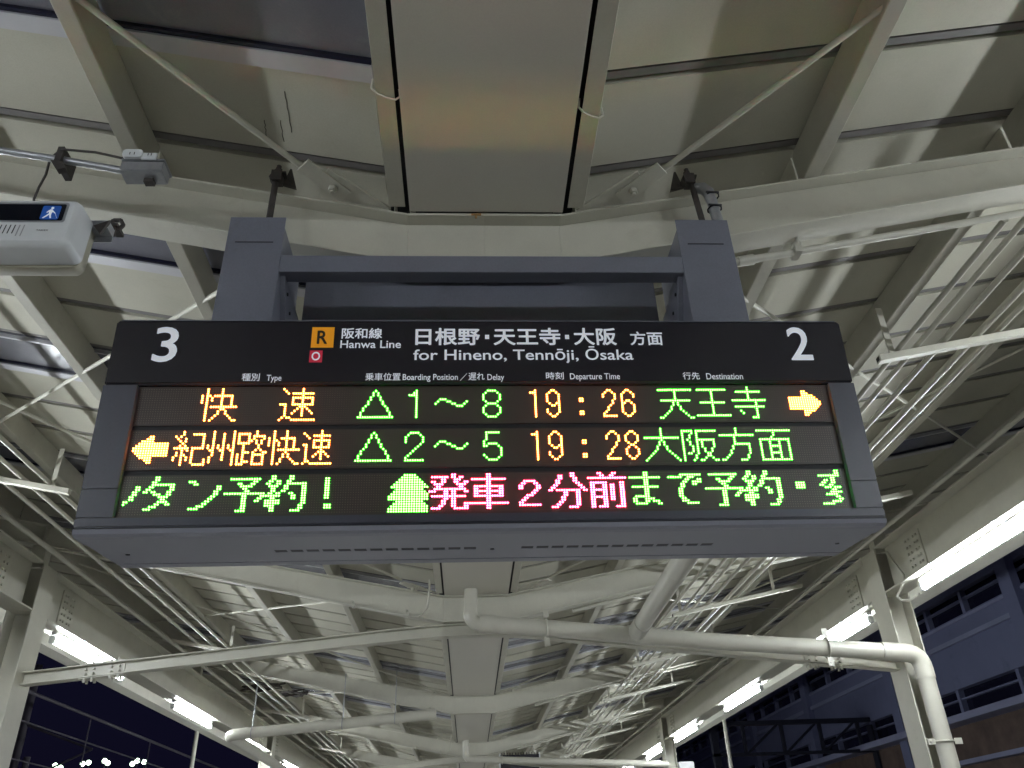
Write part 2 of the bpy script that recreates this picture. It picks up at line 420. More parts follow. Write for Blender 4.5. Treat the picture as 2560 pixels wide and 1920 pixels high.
# diagonal brace rods and gussets near the gutter
def rodpts(x, y): return (x, y, topz(x) + 0.012)
for k in NF:
    if k == 9: continue
    ya = Y0 + BAY*k + 0.20; yb = ya + BAY - 0.30
    for sgn in (-1, 1):
        for (p, q) in (((XC + sgn*0.62, ya), (XC + sgn*5.1, yb)), ((XC + sgn*5.1, ya), (XC + sgn*0.62, yb))):
            dz = 0.0 if p[0] == XC + sgn*0.62 else 0.022
            a = Vector(rodpts(*p)); c = Vector(rodpts(*q)); a.z += dz; c.z += dz
            mb = MB(); mb.tube([a, a.lerp(c, 0.03), a.lerp(c, 0.031), c], [0.017, 0.017, 0.0105, 0.0105], 8)
            mb.build('brace_rod', M_steel, canopy)
for k in NF:
    yc = Y0 + BAY*k
    for sgn in (-1, 1):
        for dr in (-1, 1):
            yb = yc if dr < 0 else yc + 0.112
            X = lambda d: XC + sgn*d
            P = [(X(0.33), yb, topz(X(0.33)) + 0.004), (X(0.58), yb, topz(X(0.58)) + 0.004), (X(0.575), yb + dr*0.075, topz(X(0.575)) + 0.004), (X(0.53), yb + dr*0.15, topz(X(0.53)) + 0.004)]
            mb = MB(); mb.prism(P, (0, 0, 0.008)); gus = mb.build('gusset_plate', M_steel, canopy)
            c = Vector((X(0.525), yb + dr*0.075, topz(X(0.525)) + 0.0005)); dvec = Vector((sgn*0.70, dr*0.66, SL*0.70)).normalized()
            nv = Vector((-dvec.y, dvec.x, 0)).normalized() * 0.032
            a = c - dvec*0.055; e = c + dvec*0.125
            mb = MB(); mb.prism([a - nv, e - nv, e + nv, a + nv], (0, 0, -0.008)); mb.build('rod_end_plate', M_steel, gus)
            mb = MB(); mb.tube([c + Vector((0, 0, -0.009)), c + Vector((0, 0, -0.026))], 0.016, 6, smooth=False); mb.tube([c + Vector((0, 0, -0.026)), c + Vector((0, 0, -0.034))], 0.009, 8); mb.build('bolt', M_steel, gus)

# water stains near the gutter and a rust mark
for (x, y, w, l) in ((-0.60, 2.06, 0.0035, 0.20), (-0.64, 2.10, 0.0030, 0.11), (-0.70, 2.10, 0.0030, 0.10)):
    mb = MB(); pts = []
    n = 9
    for i in range(n): pts.append((x + random.uniform(-.002, .002) - 0.010*i/n, y - l + l*i/n))
    for (xa, ya), (xb, yb) in zip(pts[:-1], pts[1:]):
        mb.hexa([(xa-w/2, ya, deckz(xa)-0.0012), (xa+w/2, ya, deckz(xa)-0.0012), (xa+w/2, ya, deckz(xa)), (xa-w/2, ya, deckz(xa))],
                [(xb-w/2, yb, deckz(xb)-0.0012), (xb+w/2, yb, deckz(xb)-0.0012), (xb+w/2, yb, deckz(xb)), (xb-w/2, yb, deckz(xb))])
    mb.build('water_stain', M_stain, canopy)
mb = MB(); mb.box(0.02, 0.055, Y0 - 0.0015, Y0 + 0.001, 3.588, 3.5975); mb.box(0.033, 0.040, Y0 - 0.0015, Y0 + 0.001, 3.575, 3.588); mb.build('rust_mark', M_rust, canopy)

# eaves: channel with fascia along both outer edges
for sgn in (-1, 1):
    xo = sgn * XE
    mb = MB(); mb.box(xo, xo + sgn*0.02, YA, YB, 4.375, 5.02); mb.box(xo - sgn*0.22, xo - sgn*0.001, YA, YB, 4.375, 4.39); mb.box(xo - sgn*0.22, xo - sgn*0.205, YA, YB, 4.391, 4.60)
    mb.build('eaves_fascia', M_steel, canopy)

# ================================================================ LIGHT FITTINGS
def light_fitting(x, ya, yb, label):
    t = thing('strip_light', label, 'strip light', (x, (ya+yb)/2, 3.53), 'strip lights under the two girders')
    h = (yb - ya)/2
    mb = MB(); mb.tube([(0, -h+0.03, -0.075), (0, h-0.03, -0.075)], 0.027, 12); mb.tube([(0, -h+0.0295, -0.075), (0, -h+0.006, -0.075)], [0.027, 0.014], 12); mb.tube([(0, h-0.0295, -0.075), (0, h-0.006, -0.075)], [0.027, 0.014], 12)
    mb.build('tube', E_tube, t)
    mb = MB(); mb.box(-0.025, 0.025, -h-0.02, h+0.02, -0.036, -0.006); mb.build('batten', M_fix, t, bevel=0.004)
    for e in (-1, 1):
        mb = MB(); mb.box(-0.024, 0.024, e*(h-0.008), e*(h+0.03), -0.108, -0.0425); mb.build('lamp_holder', M_fix, t, bevel=0.004)
    for e in (-0.55, 0.55):
        mb = MB(); mb.box(-0.12, 0.12, e*h-0.02, e*h+0.02, -0.0055, -0.0015); mb.tube([(-0.11, e*h, -0.006), (-0.11, e*h, -0.02)], 0.01, 6); mb.tube([(0.11, e*h, -0.006), (0.11, e*h, -0.02)], 0.01, 6); mb.build('clip', M_galv, t)
    return t
ORD = ['nearest', 'second nearest', 'third nearest', 'fourth', 'fifth', 'sixth', 'seventh', 'eighth', 'ninth', 'tenth', 'eleventh', 'twelfth']
RL = [(4.74, 6.36), (7.40, 9.02), (10.68, 12.30), (13.98, 15.62), (16.72, 18.30), (19.9, 21.5), (23.2, 24.8), (26.5, 28.1), (29.8, 31.4), (33.1, 34.7), (36.4, 38.0)]
LL = [(4.15, 5.78), (7.47, 9.10), (10.85, 12.50), (14.35, 15.97), (17.70, 19.32), (21.0, 22.6), (24.3, 25.9), (27.6, 29.2), (30.9, 32.5), (34.2, 35.8)]
for i, (a, c) in enumerate(RL): light_fitting(GR, a, c, f'{ORD[i]} lit white tube under the right-hand girder, counted away from the camera')
for i, (a, c) in enumerate(LL): light_fitting(GL, a, c, f'{ORD[i]} lit white tube under the left-hand girder, counted away from the camera')
BH = [(1.45, 3.05), (-1.85, -0.25), (-5.15, -3.55), (-8.4, -6.8)]
for i, (a, c) in enumerate(BH):
    for gx, sd in ((GL, 'left'), (GR, 'right')):
        light_fitting(gx, a, c, f'lit white tube {ORD[i]} behind the frame edge under the {sd}-hand girder')

# ================================================================ DEPARTURE BOARD
P = 0.006739064558300672
AX = ((0.9999719646127847, -0.0074135250041178075, -0.0010533923585060653),
      (0.007300633120947336, 0.9965284502385607, -0.08293219291183285),
      (0.0016645553403133798, 0.08292217744455016, 0.9965546356037753))
ORG = (-0.30301113235121824, 1.9870061716391618, 2.777555167567247)
sign = bpy.data.objects.new('departure_board', None); link(sign)
sign.matrix_world = Matrix.Translation(ORG) @ Matrix(AX).to_4x4()
tag(sign, 'black and blue-grey LED departure board hanging from the nearest rafter, numbered 3 and 2', 'departure board')
def sb(mb, c0, c1, r0, r1, n0, n1):       # box in board units: column, row (down), depth
    mb.box(c0*P, c1*P, n0*P, n1*P, -r1*P, -r0*P)
CL, CR, RT, RB = -104.0, 213.2, -32.0, 58.6
# housing: side profile swept across
prof = [(-30.5, 1.4), (57.2, 1.4), (57.2, 50.5), (-30.5, 50.5)]
mb = MB(); sb(mb, CL+0.8, CR-0.8, -30.8, 56.8, 4.6, 50.5); mb.build('housing', M_sign, sign, bevel=0.004)
mb = MB(); sb(mb, CL, CR, RT, -1.45, 0.0, 4.4)
hp = mb.build('header_panel', M_black, sign, bevel=0.006, seg=3)
mb = MB(); sb(mb, CL-0.05, -90.25, -1.25, 43.4, 0.1, 4.4); mb.build('side_frame', M_sign, sign, bevel=0.0012)
mb = MB(); sb(mb, CL-0.05, -90.25, 43.6, 55.0, 0.1, 4.4); mb.build('side_frame', M_sign, sign, bevel=0.0012)
mb = MB(); sb(mb, 201.9, CR+0.05, -1.25, 43.4, 0.1, 4.4); mb.build('side_frame', M_sign, sign, bevel=0.0012)
mb = MB(); sb(mb, 201.9, CR+0.05, 43.6, 55.0, 0.1, 4.4); mb.build('side_frame', M_sign, sign, bevel=0.0012)
mb = MB(); sb(mb, CL-0.3, CR+0.3, 55.1, 59.0, 0.0, 4.4); mb.build('bottom_rail', M_sign, sign, bevel=0.0035)
mb = MB(); sb(mb, CL, CR, 59.0, 59.5, 0.9, 4.4); mb.build('joint', M_gap, sign)
mb = MB()
pr = [(59.5, 0.2), (61.2, 0.9), (62.0, 2.6), (62.3, 5.0), (62.3, 12.6), (59.5, 12.6)]
mb.prism([(CL*P - 0.002, n*P, -r*P) for r, n in pr], ((CR-CL)*P + 0.004, 0, 0)); mb.build('bottom_lip', M_under, sign)
und = 62.0
def ubox(mb, c0, c1, n0, n1, d=1.2): sb(mb, c0, c1, und-d, und, n0, n1)
mb = MB()
V1 = [(-34.1 + 6.48*i, -34.1 + 6.48*i + 5.0) for i in range(13)]; V2 = [(67.7 + 6.39*i, 67.7 + 6.39*i + 5.0) for i in range(13)]
ubox(mb, CL, CR, 13.5, 25.3); ubox(mb, CL, CR, 29.0, 44.4)
edges = [CL] + [v for ab in V1 + V2 for v in ab] + [CR]
for a, c in zip(edges[0::2], edges[1::2]): ubox(mb, a, c, 25.3, 29.0)
mb.build('bottom_panel', M_under, sign)
mb = MB(); ubox(mb, CL, CR, 45.3, 51.5); mb.build('rear_strip', M_under, sign)
mb = MB(); sb(mb, CL+0.3, CR-0.3, 56.9, 60.4, 5.0, 51.0); mb.build('base_plate', M_gap, sign)
vm = mat('perforated_vent', (0.045, 0.043, 0.052), 0.6)
first = None
for a, c in V1 + V2:
    if first is None:
        mb = MB(); sb(mb, 0, 5.0, 61.0, 61.85, 25.35, 28.95); first = mb.build('vent_slot', vm, sign); o = first
    else: o = copy_of(first, sign)
    o.location = (a*P, 0, 0)
for c in (-93.7, 55.5, 204.7):
    mb = MB(); mb.tube([(c*P, 29*P, -und*P), (c*P, 29*P, -(und+0.22)*P)], 0.0062, 10); mb.build('screw', M_gap, sign)
mb = MB(); sb(mb, CL+2, CR-2, RT-0.25, RT-0.02, 0.25, 4.0); mb.build('top_trim', M_under, sign)

# LED board rows
RO = [0.0, 19.13, 38.45]
led_rows = []
for i, ro in enumerate(RO):
    r0 = ro - 1.2 if i == 0 else ro - 0.9
    r1 = ro + 16.2
    mb = MB(); sb(mb, -90.2, 201.8, r0, r1, 2.2, 4.4); o = mb.build('display_panel', M_board, sign); led_rows.append(o)
mb = MB()
for r0, r1 in ((16.25, 18.2), (35.4, 37.5), (54.7, 55.05)): sb(mb, -90.2, 201.8, r0, r1, 2.7, 4.4)
mb.build('divider', M_gap, sign)

def parse(s):
    out = set()
    for ln in s.split(';'):
        ln = ln.strip()
        if not ln: continue
        rr, cc = ln.split(':')
        if '-' in rr: a, c = rr.split('-'); rows = range(int(a), int(c)+1)
        else: rows = [int(rr)]
        cols = []
        for t in cc.split(','):
            t = t.strip()
            if '~' in t: a, c = t.split('~'); cols += range(int(a), int(c)+1)
            else: cols.append(int(t))
        for r in rows:
            for c in cols: out.add((c, r))
    return out
G = dict(
kai='0-2:2,8;3:0,2,3,5~12;4-5:0,2,4,8,12;6:0,2,8,12;7:2,8,12;8:2,4~14;9:2,8,9;10-11:2,7,10;12:2,6,11;13:2,5,12;14:2,4,13,14',
soku='0:1,9;1:2,9;2:3,5~13;3:9;4:5~13;5-6:5,9,13;7:0~2,5~13;8:2,8~10;9:2,7,9,11;10:2,6,9,12;11:2,5,9,13;12:2,9;13:1,3,4;14:0,5~14',
tri='1:7;2-3:6,8;4-5:5,9;6-7:4,10;8:3,11;9-10:2,12;11-12:1,13;13:0~14',
one='1:3;2:2,3;3:0~3;4-13:3',
wave='5:2~4;6:1,5,6,13;7:0,7,8,12;8:9~11',
eight='1:2~5;2:1,6;3-5:0,7;6:1,6;7:2~5;8:1,6;9-11:0,7;12:1,6;13:2~5',
two='1:2~5;2:1,6;3-5:0,7;6:6;7:5;8:4;9:3;10:2;11:1;12:0;13:0~7',
five='1:1~6;2-4:1;5:0;6:0,2~5;7:0,1,6;8-10:7;11:0,7;12:1,6;13:2~5',
d1='1:2;2:0~2;3-13:2',
d9='1:2,3;2:1,4;3-6:0,5;7:1,4,5;8:2,3,5;9:5;10-11:0,5;12:1,4;13:2,3',
dc='5-6:0,1;11-12:0,1',
d2='1:2,3;2:1,4;3-4:0,5;5:5;6-7:4;8:3;9-10:2;11:1;12:0;13:0~5',
d6='1:2,3;2:1,4;3-4:0,5;5:0;6:0,2,3;7:0,1,4;8-11:0,5;12:1,4;13:2,3',
d8='1:2,3;2:1,4;3-5:0,5;6:1,4;7:2,3;8:1,4;9-11:0,5;12:1,4;13:2,3',
ten='1:0~14;2-5:7;6:1~13;7-8:6,8;9-10:5,9;11:4,10;12:3,11;13:2,12;14:0,1,13,14',
ou='1:1~13;2-6:7;7:2~12;8-12:7;13:0~14',
ji='0-1:7;2:2~12;3-5:7;6:0~14;7-8:10;9:1~13;10:10;11:3,10;12:4,10;13:10;14:8~10',
arr='2:6,7;3:6~8;4:6~10;5:0~11;6:0~12;7-8:0~13;9:0~12;10:0~11;11:6~10;12:6~8;13:6,7',
ki='0-1:3;2:0,2;3:1,4;4:2,4;5:3;6:2,4;7:0~5;8:3,5;9:1,3;10:1,3,4;11-12:0,3,5;13-14:3;1:7~11;2-6:11;7:7~11;8-13:7;12-13:12;14:8~12',
shu='0:2,10;1-5:2,6,10;6-7:0,2,4,6,8,10;8:1,2,5,6,9,10;9-10:2,6,10;11-12:1,6,10;13:1,10;14:10',
ro='1:0~4;2-4:0,4;5:0~4;6-13:2;9:3,4;10-13:0;13:3,4;14:0~2;0-1:7;2:6~10;3:6,10;4:5,7,9;5:7,9;6-7:8;8:7,9;9:6,10,11;10:6~10;11-13:6,10;14:6~10',
kai2='0-2:2,7;3:0,2,5~10;4:0,2,3,7,10;5-6:0,2,4,7,10;7:2,7,10;8:2,4~12;9:2,7;10-11:2,6,8;12:2,5,9;13:2,5,10;14:2,4,11,12',
soku2='0:7;1:0,7;2:1,4~10;3:2,7;4:4~10;5:4,7,10;6:0,1,4,7,10;7:1,4~10;8:1,7;9:1,6~8;10:1,5,7,9;11:1,4,7,10;12:1,7;13:1,2;14:0,3~11',
dai='0-3:7;4:0~14;5:7;6-7:6,8;8-9:5,9;10:4,10;11:3,11;12:2,12;13:1,13;14:0,14',
saka='1:0~4,6~14;2:0,4,6;3-4:0,3,6;5:0,2,6~13;6-7:0,3,6,8,13;8:0,4,6,8,13;9-10:0,4,6,9,12;11:0,2,3,6,10,11;12:0,5,10,11;13:0,5,9,12;14:0,4,7,8,13,14',
ho='0-2:7;3:0~14;4-6:6;7:6~12;8-9:5,12;10-11:4,12;12:3,11;13:2,11;14:0,1,8~10',
men='1:0~14;2-3:7;4:6;5:1~13;6-7:1,5,9,13;8:1,5~9,13;9-10:1,5,9,13;11:1,5~9,13;12-13:1,5,9,13;14:1~13',
bo='4-5:4,5;6-7:3,4;8:2,3;9:2,3;10:0,1;11:0',
ta='0-1:4,5;2:3,4;3:3~11;4:2,3,10,11;5:1,2,10,11;6:0,1,3,4,9,10;7:4~6,9,10;8:6~9;9:7,8;10:6~9;11:5,6,9,10;12:3~5;13:1~3',
n='2:0~2;3:2,3;4-5:11,12;6-7:10,11;8:9,10;9:8,9;10:7,8;11:6,7;12:4~6;13:1~4',
yo='1:2~13;2:11,12;3:5,6,10,11;4:6~10;5:7,8;6:8,9;7:0~15;8:7,8,14,15;9:7,8,13,14;10:7,8,12,13;11-13:7,8;14:5~8',
yaku='0-1:2,3,9,10;2:1,2,4,5,8,9;3:0,1,4,5,8~15;4:1~4,7,8,14,15;5:2,3,7,8,14,15;6:2,3,6,7,14,15;7:1,2,4,5,9,10,14,15;8:0~5,10,11,14,15;9:2,3,10,11,14,15;10-11:0~5,14,15;12:0~3,13,14;13:2,3,13,14;14:2,3,10~13',
ex='1-9:0,1;12-13:0~2',
tree='0:6~10;1:5~11;2:4~12;3:3~13;4:2~14;5:1~15;6:3~13;7:2~14;8:1~15;9-10:0~15;11:3~13;12:2~14;13:1~15;14-15:0~15',
hatsu='0:9,10;1:1~7,9,10,12,13;2:5,6,10~12;3:1,2,5,6,10,11,14,15;4:2~5,11~14;5:3,4,12,13;6:2~14;7:0~2,6,7,9,10,14,15;8:6,7,9,10;9:1~14;10:6,7,9,10;11:5,6,9,10;12:5,6,9,10,14,15;13:4,5,9,10,14,15;14:1~4,10~15',
sha='0-1:7,8;2:1~14;3-4:7,8;5:2~13;6:2,3,7,8,12,13;7:2~13;8:2,3,7,8,12,13;9:2~13;10-11:7,8;12:0~15;13-14:7,8',
ni='3:2~6;4:1,2,6,7;5-6:0,1,7,8;7:6,7;8:5,6;9:3~5;10:2,3;11:1,2;12:0,1;13:0~8',
fun='0:9,10;1:4,5,9,10;2:4,5,10,11;3:3,4,10,11;4:3,4,11,12;5:2,3,12,13;6:1,2,13,14;7:0,1,3~12,14,15;8-9:6,7,11,12;10-11:5,6,11,12;12:4,5,11,12;13:3,4,11,12;14:1~3,8~11',
mae='0:4,5,10,11;1:5,6,9,10;2:0~15;4:1~7,13,14;5-6:1,2,6,7,9,10,13,14;7:1~7,9,10,13,14;8-9:1,2,6,7,9,10,13,14;10:1~7,9,10,13,14;11:1,2,6,7,9,10,13,14;12-13:1,2,6,7,13,14;14:1,2,4~7,11~14',
ma='0-1:6,7;2:0~12;3-5:6,7;6:1~11;7-9:6,7;10:2~7;11:1,2,6~9;12:1,2,6,7,9~11;13:2~6,11,12',
de='1:5~13;2:0~5,8~10;3:7,8,12,13;4:6,7,10~13;5:5,6,10,11;6:5,6;7-10:4,5;11:5,6;12:5~7;13:7~11',
dot='5-7:0~3',
hen='0-1:7,8;2:0~8;3:5,6;4:2,3,5,6;5:1,2,5,6;6:0,1,4,5;7:2~4,6~8;8:5,6;9:4~8;10:2~6;11:6,7;12:7,8;13:4~7;14:0~4')
TXT = [  # row, start column, glyph, colour, label of the character
(0,-64,'kai','o','orange 快'),(0,-32,'soku','o','orange 速'),(0,0,'tri','g','green △'),(0,21,'one','g','green 1'),(0,32,'wave','g','green ～'),(0,52,'eight','g','green 8'),
(0,72,'d1','o','orange 1'),(0,79,'d9','o','orange 9'),(0,93,'dc','o','orange colon'),(0,103,'d2','o','orange 2'),(0,111,'d6','o','orange 6'),
(0,127,'ten','g','green 天'),(0,143,'ou','g','green 王'),(0,159,'ji','g','green 寺'),(0,184,'arr','o','orange arrow pointing right'),
(1,-88,'arrl','o','orange arrow pointing left'),(1,-72,'ki','o','orange 紀'),(1,-59,'shu','o','orange 州'),(1,-47,'ro','o','orange 路'),(1,-35,'kai2','o','orange 快'),(1,-21,'soku2','o','orange 速'),
(1,0,'tri','g','green △'),(1,20,'two','g','green 2'),(1,32,'wave','g','green ～'),(1,52,'five','g','green 5'),
(1,72,'d1','o','orange 1'),(1,79,'d9','o','orange 9'),(1,93,'dc','o','orange colon'),(1,103,'d2','o','orange 2'),(1,111,'d8','o','orange 8'),
(1,119,'dai','g','green 大'),(1,135,'saka','g','green 阪'),(1,151,'ho','g','green 方'),(1,167,'men','g','green 面'),
(2,-88,'bo','g','green stroke cut off by the left edge'),(2,-81,'ta','g','green タ'),(2,-64,'n','g','green ン'),(2,-50,'yo','g','green 予'),(2,-34,'yaku','g','green 約'),(2,-11,'ex','g','green exclamation mark'),
(2,14,'tree','g','solid green fir tree shape'),(2,30,'hatsu','r','red 発'),(2,46,'sha','r','red 車'),(2,66,'ni','r','red 2'),(2,78,'fun','r','red 分'),(2,94,'mae','r','red 前'),
(2,111,'ma','g','green ま'),(2,127,'de','g','green で'),(2,142,'yo','g','green 予'),(2,158,'yaku','g','green 約'),(2,180,'dot','g','green middle dot'),(2,190,'hen','g','green 変 cut off by the right edge')]
glyph = {k: parse(v) for k, v in G.items()}
glyph['arrl'] = {(13 - c, r) for c, r in glyph['arr']}
EM = dict(o=E_or, g=E_gr, r=E_rd)
lit = set()
def dome(mb, c, r, ro, rad=0.0024, hgt=0.0026):
    cx, cz, y = c*P, -(ro + r)*P, 2.2*P
    n = 8; vs = []
    for rr, hh in ((rad, -0.0001), (rad*0.86, hgt*0.6)):
        for k in range(n):
            a = 2*math.pi*(k+0.5)/n; vs.append((cx + rr*math.cos(a), y - hh, cz + rr*math.sin(a)))
    vs.append((cx, y - hgt, cz)); fs = []
    for k in range(n):
        fs.append((k, (k+1) % n, n+(k+1) % n, n+k)); fs.append((n+k, n+(k+1) % n, 2*n))
    mb.add(vs, fs, True)
for row, c0, gk, cl, lab in TXT:
    mb = MB()
    for c, r in sorted(glyph[gk]):
        if (row, c0+c, r) in lit: continue
        lit.add((row, c0+c, r)); dome(mb, c0+c, r, RO[row])
    o = mb.build('led_character', EM[cl], led_rows[row]); o['label'] = lab + ' in lit LED dots'
for row in range(3):
    mb = MB()
    for c in range(-89, 200):
        for r in range(16):
            if (row, c, r) in lit: continue
            cx, cz, y = c*P, -(RO[row] + r)*P, 2.2*P - 0.0006; q = 0.00165
            mb.add([(cx-q, y, cz), (cx, y, cz-q), (cx+q, y, cz), (cx, y, cz+q)], [(0, 1, 2, 3)])
    o = mb.build('unlit_leds', M_off, led_rows[row]); tag(o, kind='stuff')

# printed lettering on the header: flat print, fitted to measured boxes (columns, rows)
def lettering(text, c0, c1, r0, r1, m, parent, bold=0.0, shear=0.0, n=-0.05, name='lettering', xf=None):
    cu = bpy.data.curves.new('txt', 'FONT'); cu.body = text; cu.size = 1.0; cu.shear = shear
    cu.fill_mode = 'FRONT'; cu.resolution_u = 4
    to = bpy.data.objects.new('txt', cu); COL.objects.link(to)
    dg = bpy.context.evaluated_depsgraph_get(); dg.update()
    me = bpy.data.meshes.new_from_object(to.evaluated_get(dg))
    bpy.data.objects.remove(to)
    if bold:
        src_v = [v.co.copy() for v in me.vertices]; src_f = [tuple(p.vertices) for p in me.polygons]
        V = []; F = []
        for k, (dx, dy) in enumerate(((0, 0), (bold, 0), (-bold, 0), (0, bold), (0, -bold), (bold*.7, bold*.7), (-bold*.7, bold*.7), (bold*.7, -bold*.7), (-bold*.7, -bold*.7))):
            n0 = len(V); V += [(v.x + dx, v.y + dy, k*0.01) for v in src_v]; F += [tuple(i + n0 for i in f) for f in src_f]
        me = bpy.data.meshes.new(name); me.from_pydata(V, [], F)
    vs = [v.co.copy() for v in me.vertices]
    x0 = min(v.x for v in vs); x1 = max(v.x for v in vs); y0 = min(v.y for v in vs); y1 = max(v.y for v in vs)
    for v in me.vertices:
        u = (v.co.x - x0)/(x1 - x0); w = (v.co.y - y0)/(y1 - y0)
        a, z = (c0 + (c1-c0)*u), -(r1 - (r1-r0)*w)
        v.co = Vector((a*P, (n - v.co.z)*P, z*P))
    me.name = name; me.materials.clear(); me.materials.append(m)
    bm = bmesh.new(); bm.from_mesh(me); bmesh.ops.remove_doubles(bm, verts=bm.verts, dist=1e-6)
    for f in bm.faces:
        if f.normal.y > 0: f.normal_flip()
    bm.to_mesh(me); bm.free()
    o = bpy.data.objects.new(name, me); link(o, parent); return o
W = M_white
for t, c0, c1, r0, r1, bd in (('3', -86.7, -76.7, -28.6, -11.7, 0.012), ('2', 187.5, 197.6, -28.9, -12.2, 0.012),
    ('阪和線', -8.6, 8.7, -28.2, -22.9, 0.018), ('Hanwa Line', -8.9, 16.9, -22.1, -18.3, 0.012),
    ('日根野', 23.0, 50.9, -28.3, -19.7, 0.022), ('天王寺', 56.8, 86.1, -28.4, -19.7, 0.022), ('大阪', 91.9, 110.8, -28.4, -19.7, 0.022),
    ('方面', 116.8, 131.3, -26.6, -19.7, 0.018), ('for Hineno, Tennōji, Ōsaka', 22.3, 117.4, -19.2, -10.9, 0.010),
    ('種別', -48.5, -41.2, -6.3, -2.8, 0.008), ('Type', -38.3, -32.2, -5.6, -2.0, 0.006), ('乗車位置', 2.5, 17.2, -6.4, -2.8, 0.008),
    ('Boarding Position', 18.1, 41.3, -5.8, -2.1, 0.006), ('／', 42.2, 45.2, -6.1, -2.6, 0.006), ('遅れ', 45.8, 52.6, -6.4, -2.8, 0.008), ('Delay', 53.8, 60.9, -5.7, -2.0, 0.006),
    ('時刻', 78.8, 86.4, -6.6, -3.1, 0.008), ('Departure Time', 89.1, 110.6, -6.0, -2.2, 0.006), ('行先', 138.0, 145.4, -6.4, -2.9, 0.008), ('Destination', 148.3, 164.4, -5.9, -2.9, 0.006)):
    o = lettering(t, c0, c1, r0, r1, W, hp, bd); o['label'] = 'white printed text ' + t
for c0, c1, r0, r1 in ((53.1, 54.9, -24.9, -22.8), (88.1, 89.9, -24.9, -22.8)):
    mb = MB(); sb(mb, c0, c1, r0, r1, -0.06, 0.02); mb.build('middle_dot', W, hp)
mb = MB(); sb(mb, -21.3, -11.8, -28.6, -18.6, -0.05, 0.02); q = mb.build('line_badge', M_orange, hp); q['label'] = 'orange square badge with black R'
lettering('R', -18.9, -14.5, -26.9, -20.3, M_blk, hp, 0.02, n=-0.12)
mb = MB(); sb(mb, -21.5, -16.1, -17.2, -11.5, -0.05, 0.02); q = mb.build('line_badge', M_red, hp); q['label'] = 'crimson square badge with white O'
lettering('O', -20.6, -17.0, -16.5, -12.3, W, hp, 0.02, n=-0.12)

# hanging frame: posts, crossbar, rear plate, rods and clamps. Built in world space, parented with inverse
SI = sign.matrix_world.inverted()
def world_part(mb, name, m, parent=sign, **k):
    o = mb.build(name, m, parent, **k)
    o.matrix_parent_inverse = SI if parent is sign else Matrix.Identity(4)
    return o
YP = 2.035
for x0, x1, s_in in ((-0.764, -0.586, 1), (0.702, 0.880, -1)):
    mb = MB()
    mb.box(x0, x1, YP, YP + 0.004, 2.86, 3.452)                       # front cover
    mb.box(x0, x0 + 0.004, YP + 0.0042, YP + 0.26, 2.86, 3.41)
    mb.box(x1 - 0.004, x1, YP + 0.0042, YP + 0.26, 2.86, 3.41)
    mb.box(x0, x1, YP + 0.2605, YP + 0.2645, 2.86, 3.41)
    p = world_part(mb, 'post', M_post, bevel=0.0012, seg=1)
    mb = MB(); mb.box(x0 + 0.028, x1 - 0.03, YP - 0.0012, YP + 0.0005, 3.344, 3.3475); world_part(mb, 'cover_seam', M_gap)
    # end cheek of the rear duct with bolt holes
    xi = x1 if s_in > 0 else x0
    mb = MB()
    pts = [(xi + s_in*0.0005, YP + 0.02, 3.226), (xi + s_in*0.0005, YP + 0.255, 3.226), (xi + s_in*0.0005, YP + 0.255, 3.03), (xi + s_in*0.0005, YP + 0.13, 3.03)]
    mb.prism(pts, (s_in*0.016, 0, 0)); world_part(mb, 'cheek_plate', M_post)
    for k in range(3):
        mb = MB(); yy = YP + 0.07 + 0.055*k; zz = 3.19 - 0.035*k
        mb.tube([(xi + s_in*0.017, yy, zz), (xi + s_in*0.021, yy, zz)], 0.006, 8); world_part(mb, 'bolt', M_gap)
mb = MB(); mb.box(-0.5855, 0.7015, YP - 0.001, YP + 0.055, 3.226, 3.292); world_part(mb, 'crossbar', M_post, bevel=0.002, seg=1)
mb = MB(); mb.box(-0.560, 0.672, YP + 0.262, YP + 0.268, 3.175, 3.56); mb.prism([(-0.560, YP + 0.2615, 3.180), (-0.560, YP + 0.2615, 3.174), (-0.560, YP + 0.10, 3.050), (-0.560, YP + 0.095, 3.056)], (1.232, 0, 0)); world_part(mb, 'cable_duct', M_post)
mb = MB(); mb.tube([(-0.668, 2.118, 3.30), (-0.664, 2.118, 3.745)], 0.0115, 8); world_part(mb, 'hanger_rod', M_dark)
mb = MB(); mb.tube([(0.842, 2.118, 3.30), (0.812, 2.118, 3.735)], 0.0115, 8); world_part(mb, 'hanger_rod', M_dark)
def clamp(x, y, z, sx=1):
    mb = MB(); mb.box(x-0.018, x+0.030, y-0.014, y+0.040, z+0.016, z+0.023); mb.box(x-0.018, x+0.018, y-0.022, y-0.0145, z-0.022, z+0.023)
    mb.prism([(x+sx*0.018, y+0.012, z-0.015), (x+sx*0.034, y+0.02, z+0.070), (x+sx*0.040, y+0.02, z+0.068), (x+sx*0.062, y+0.03, z-0.015)], (0, 0.010, 0))
    mb.prism([(x-0.028, y-0.01, z+0.003), (x-0.018, y-0.01, z+0.024), (x+0.018, y-0.01, z+0.018), (x+0.018, y-0.01, z-0.020), (x-0.014, y-0.01, z-0.020)], (0, 0.03, 0))
    mb.tube([(x, y, z+0.023), (x, y, z+0.045)], 0.013, 6, smooth=False); mb.tube([(x, y, z+0.045), (x, y, z+0.060)], 0.009, 8)
    return mb
world_part(clamp(-0.66, 2.118, topz(-0.66) + 0.015), 'beam_clamp', M_dark)
world_part(clamp(0.805, 2.118, topz(0.805) + 0.015, -1), 'beam_clamp', M_dark)
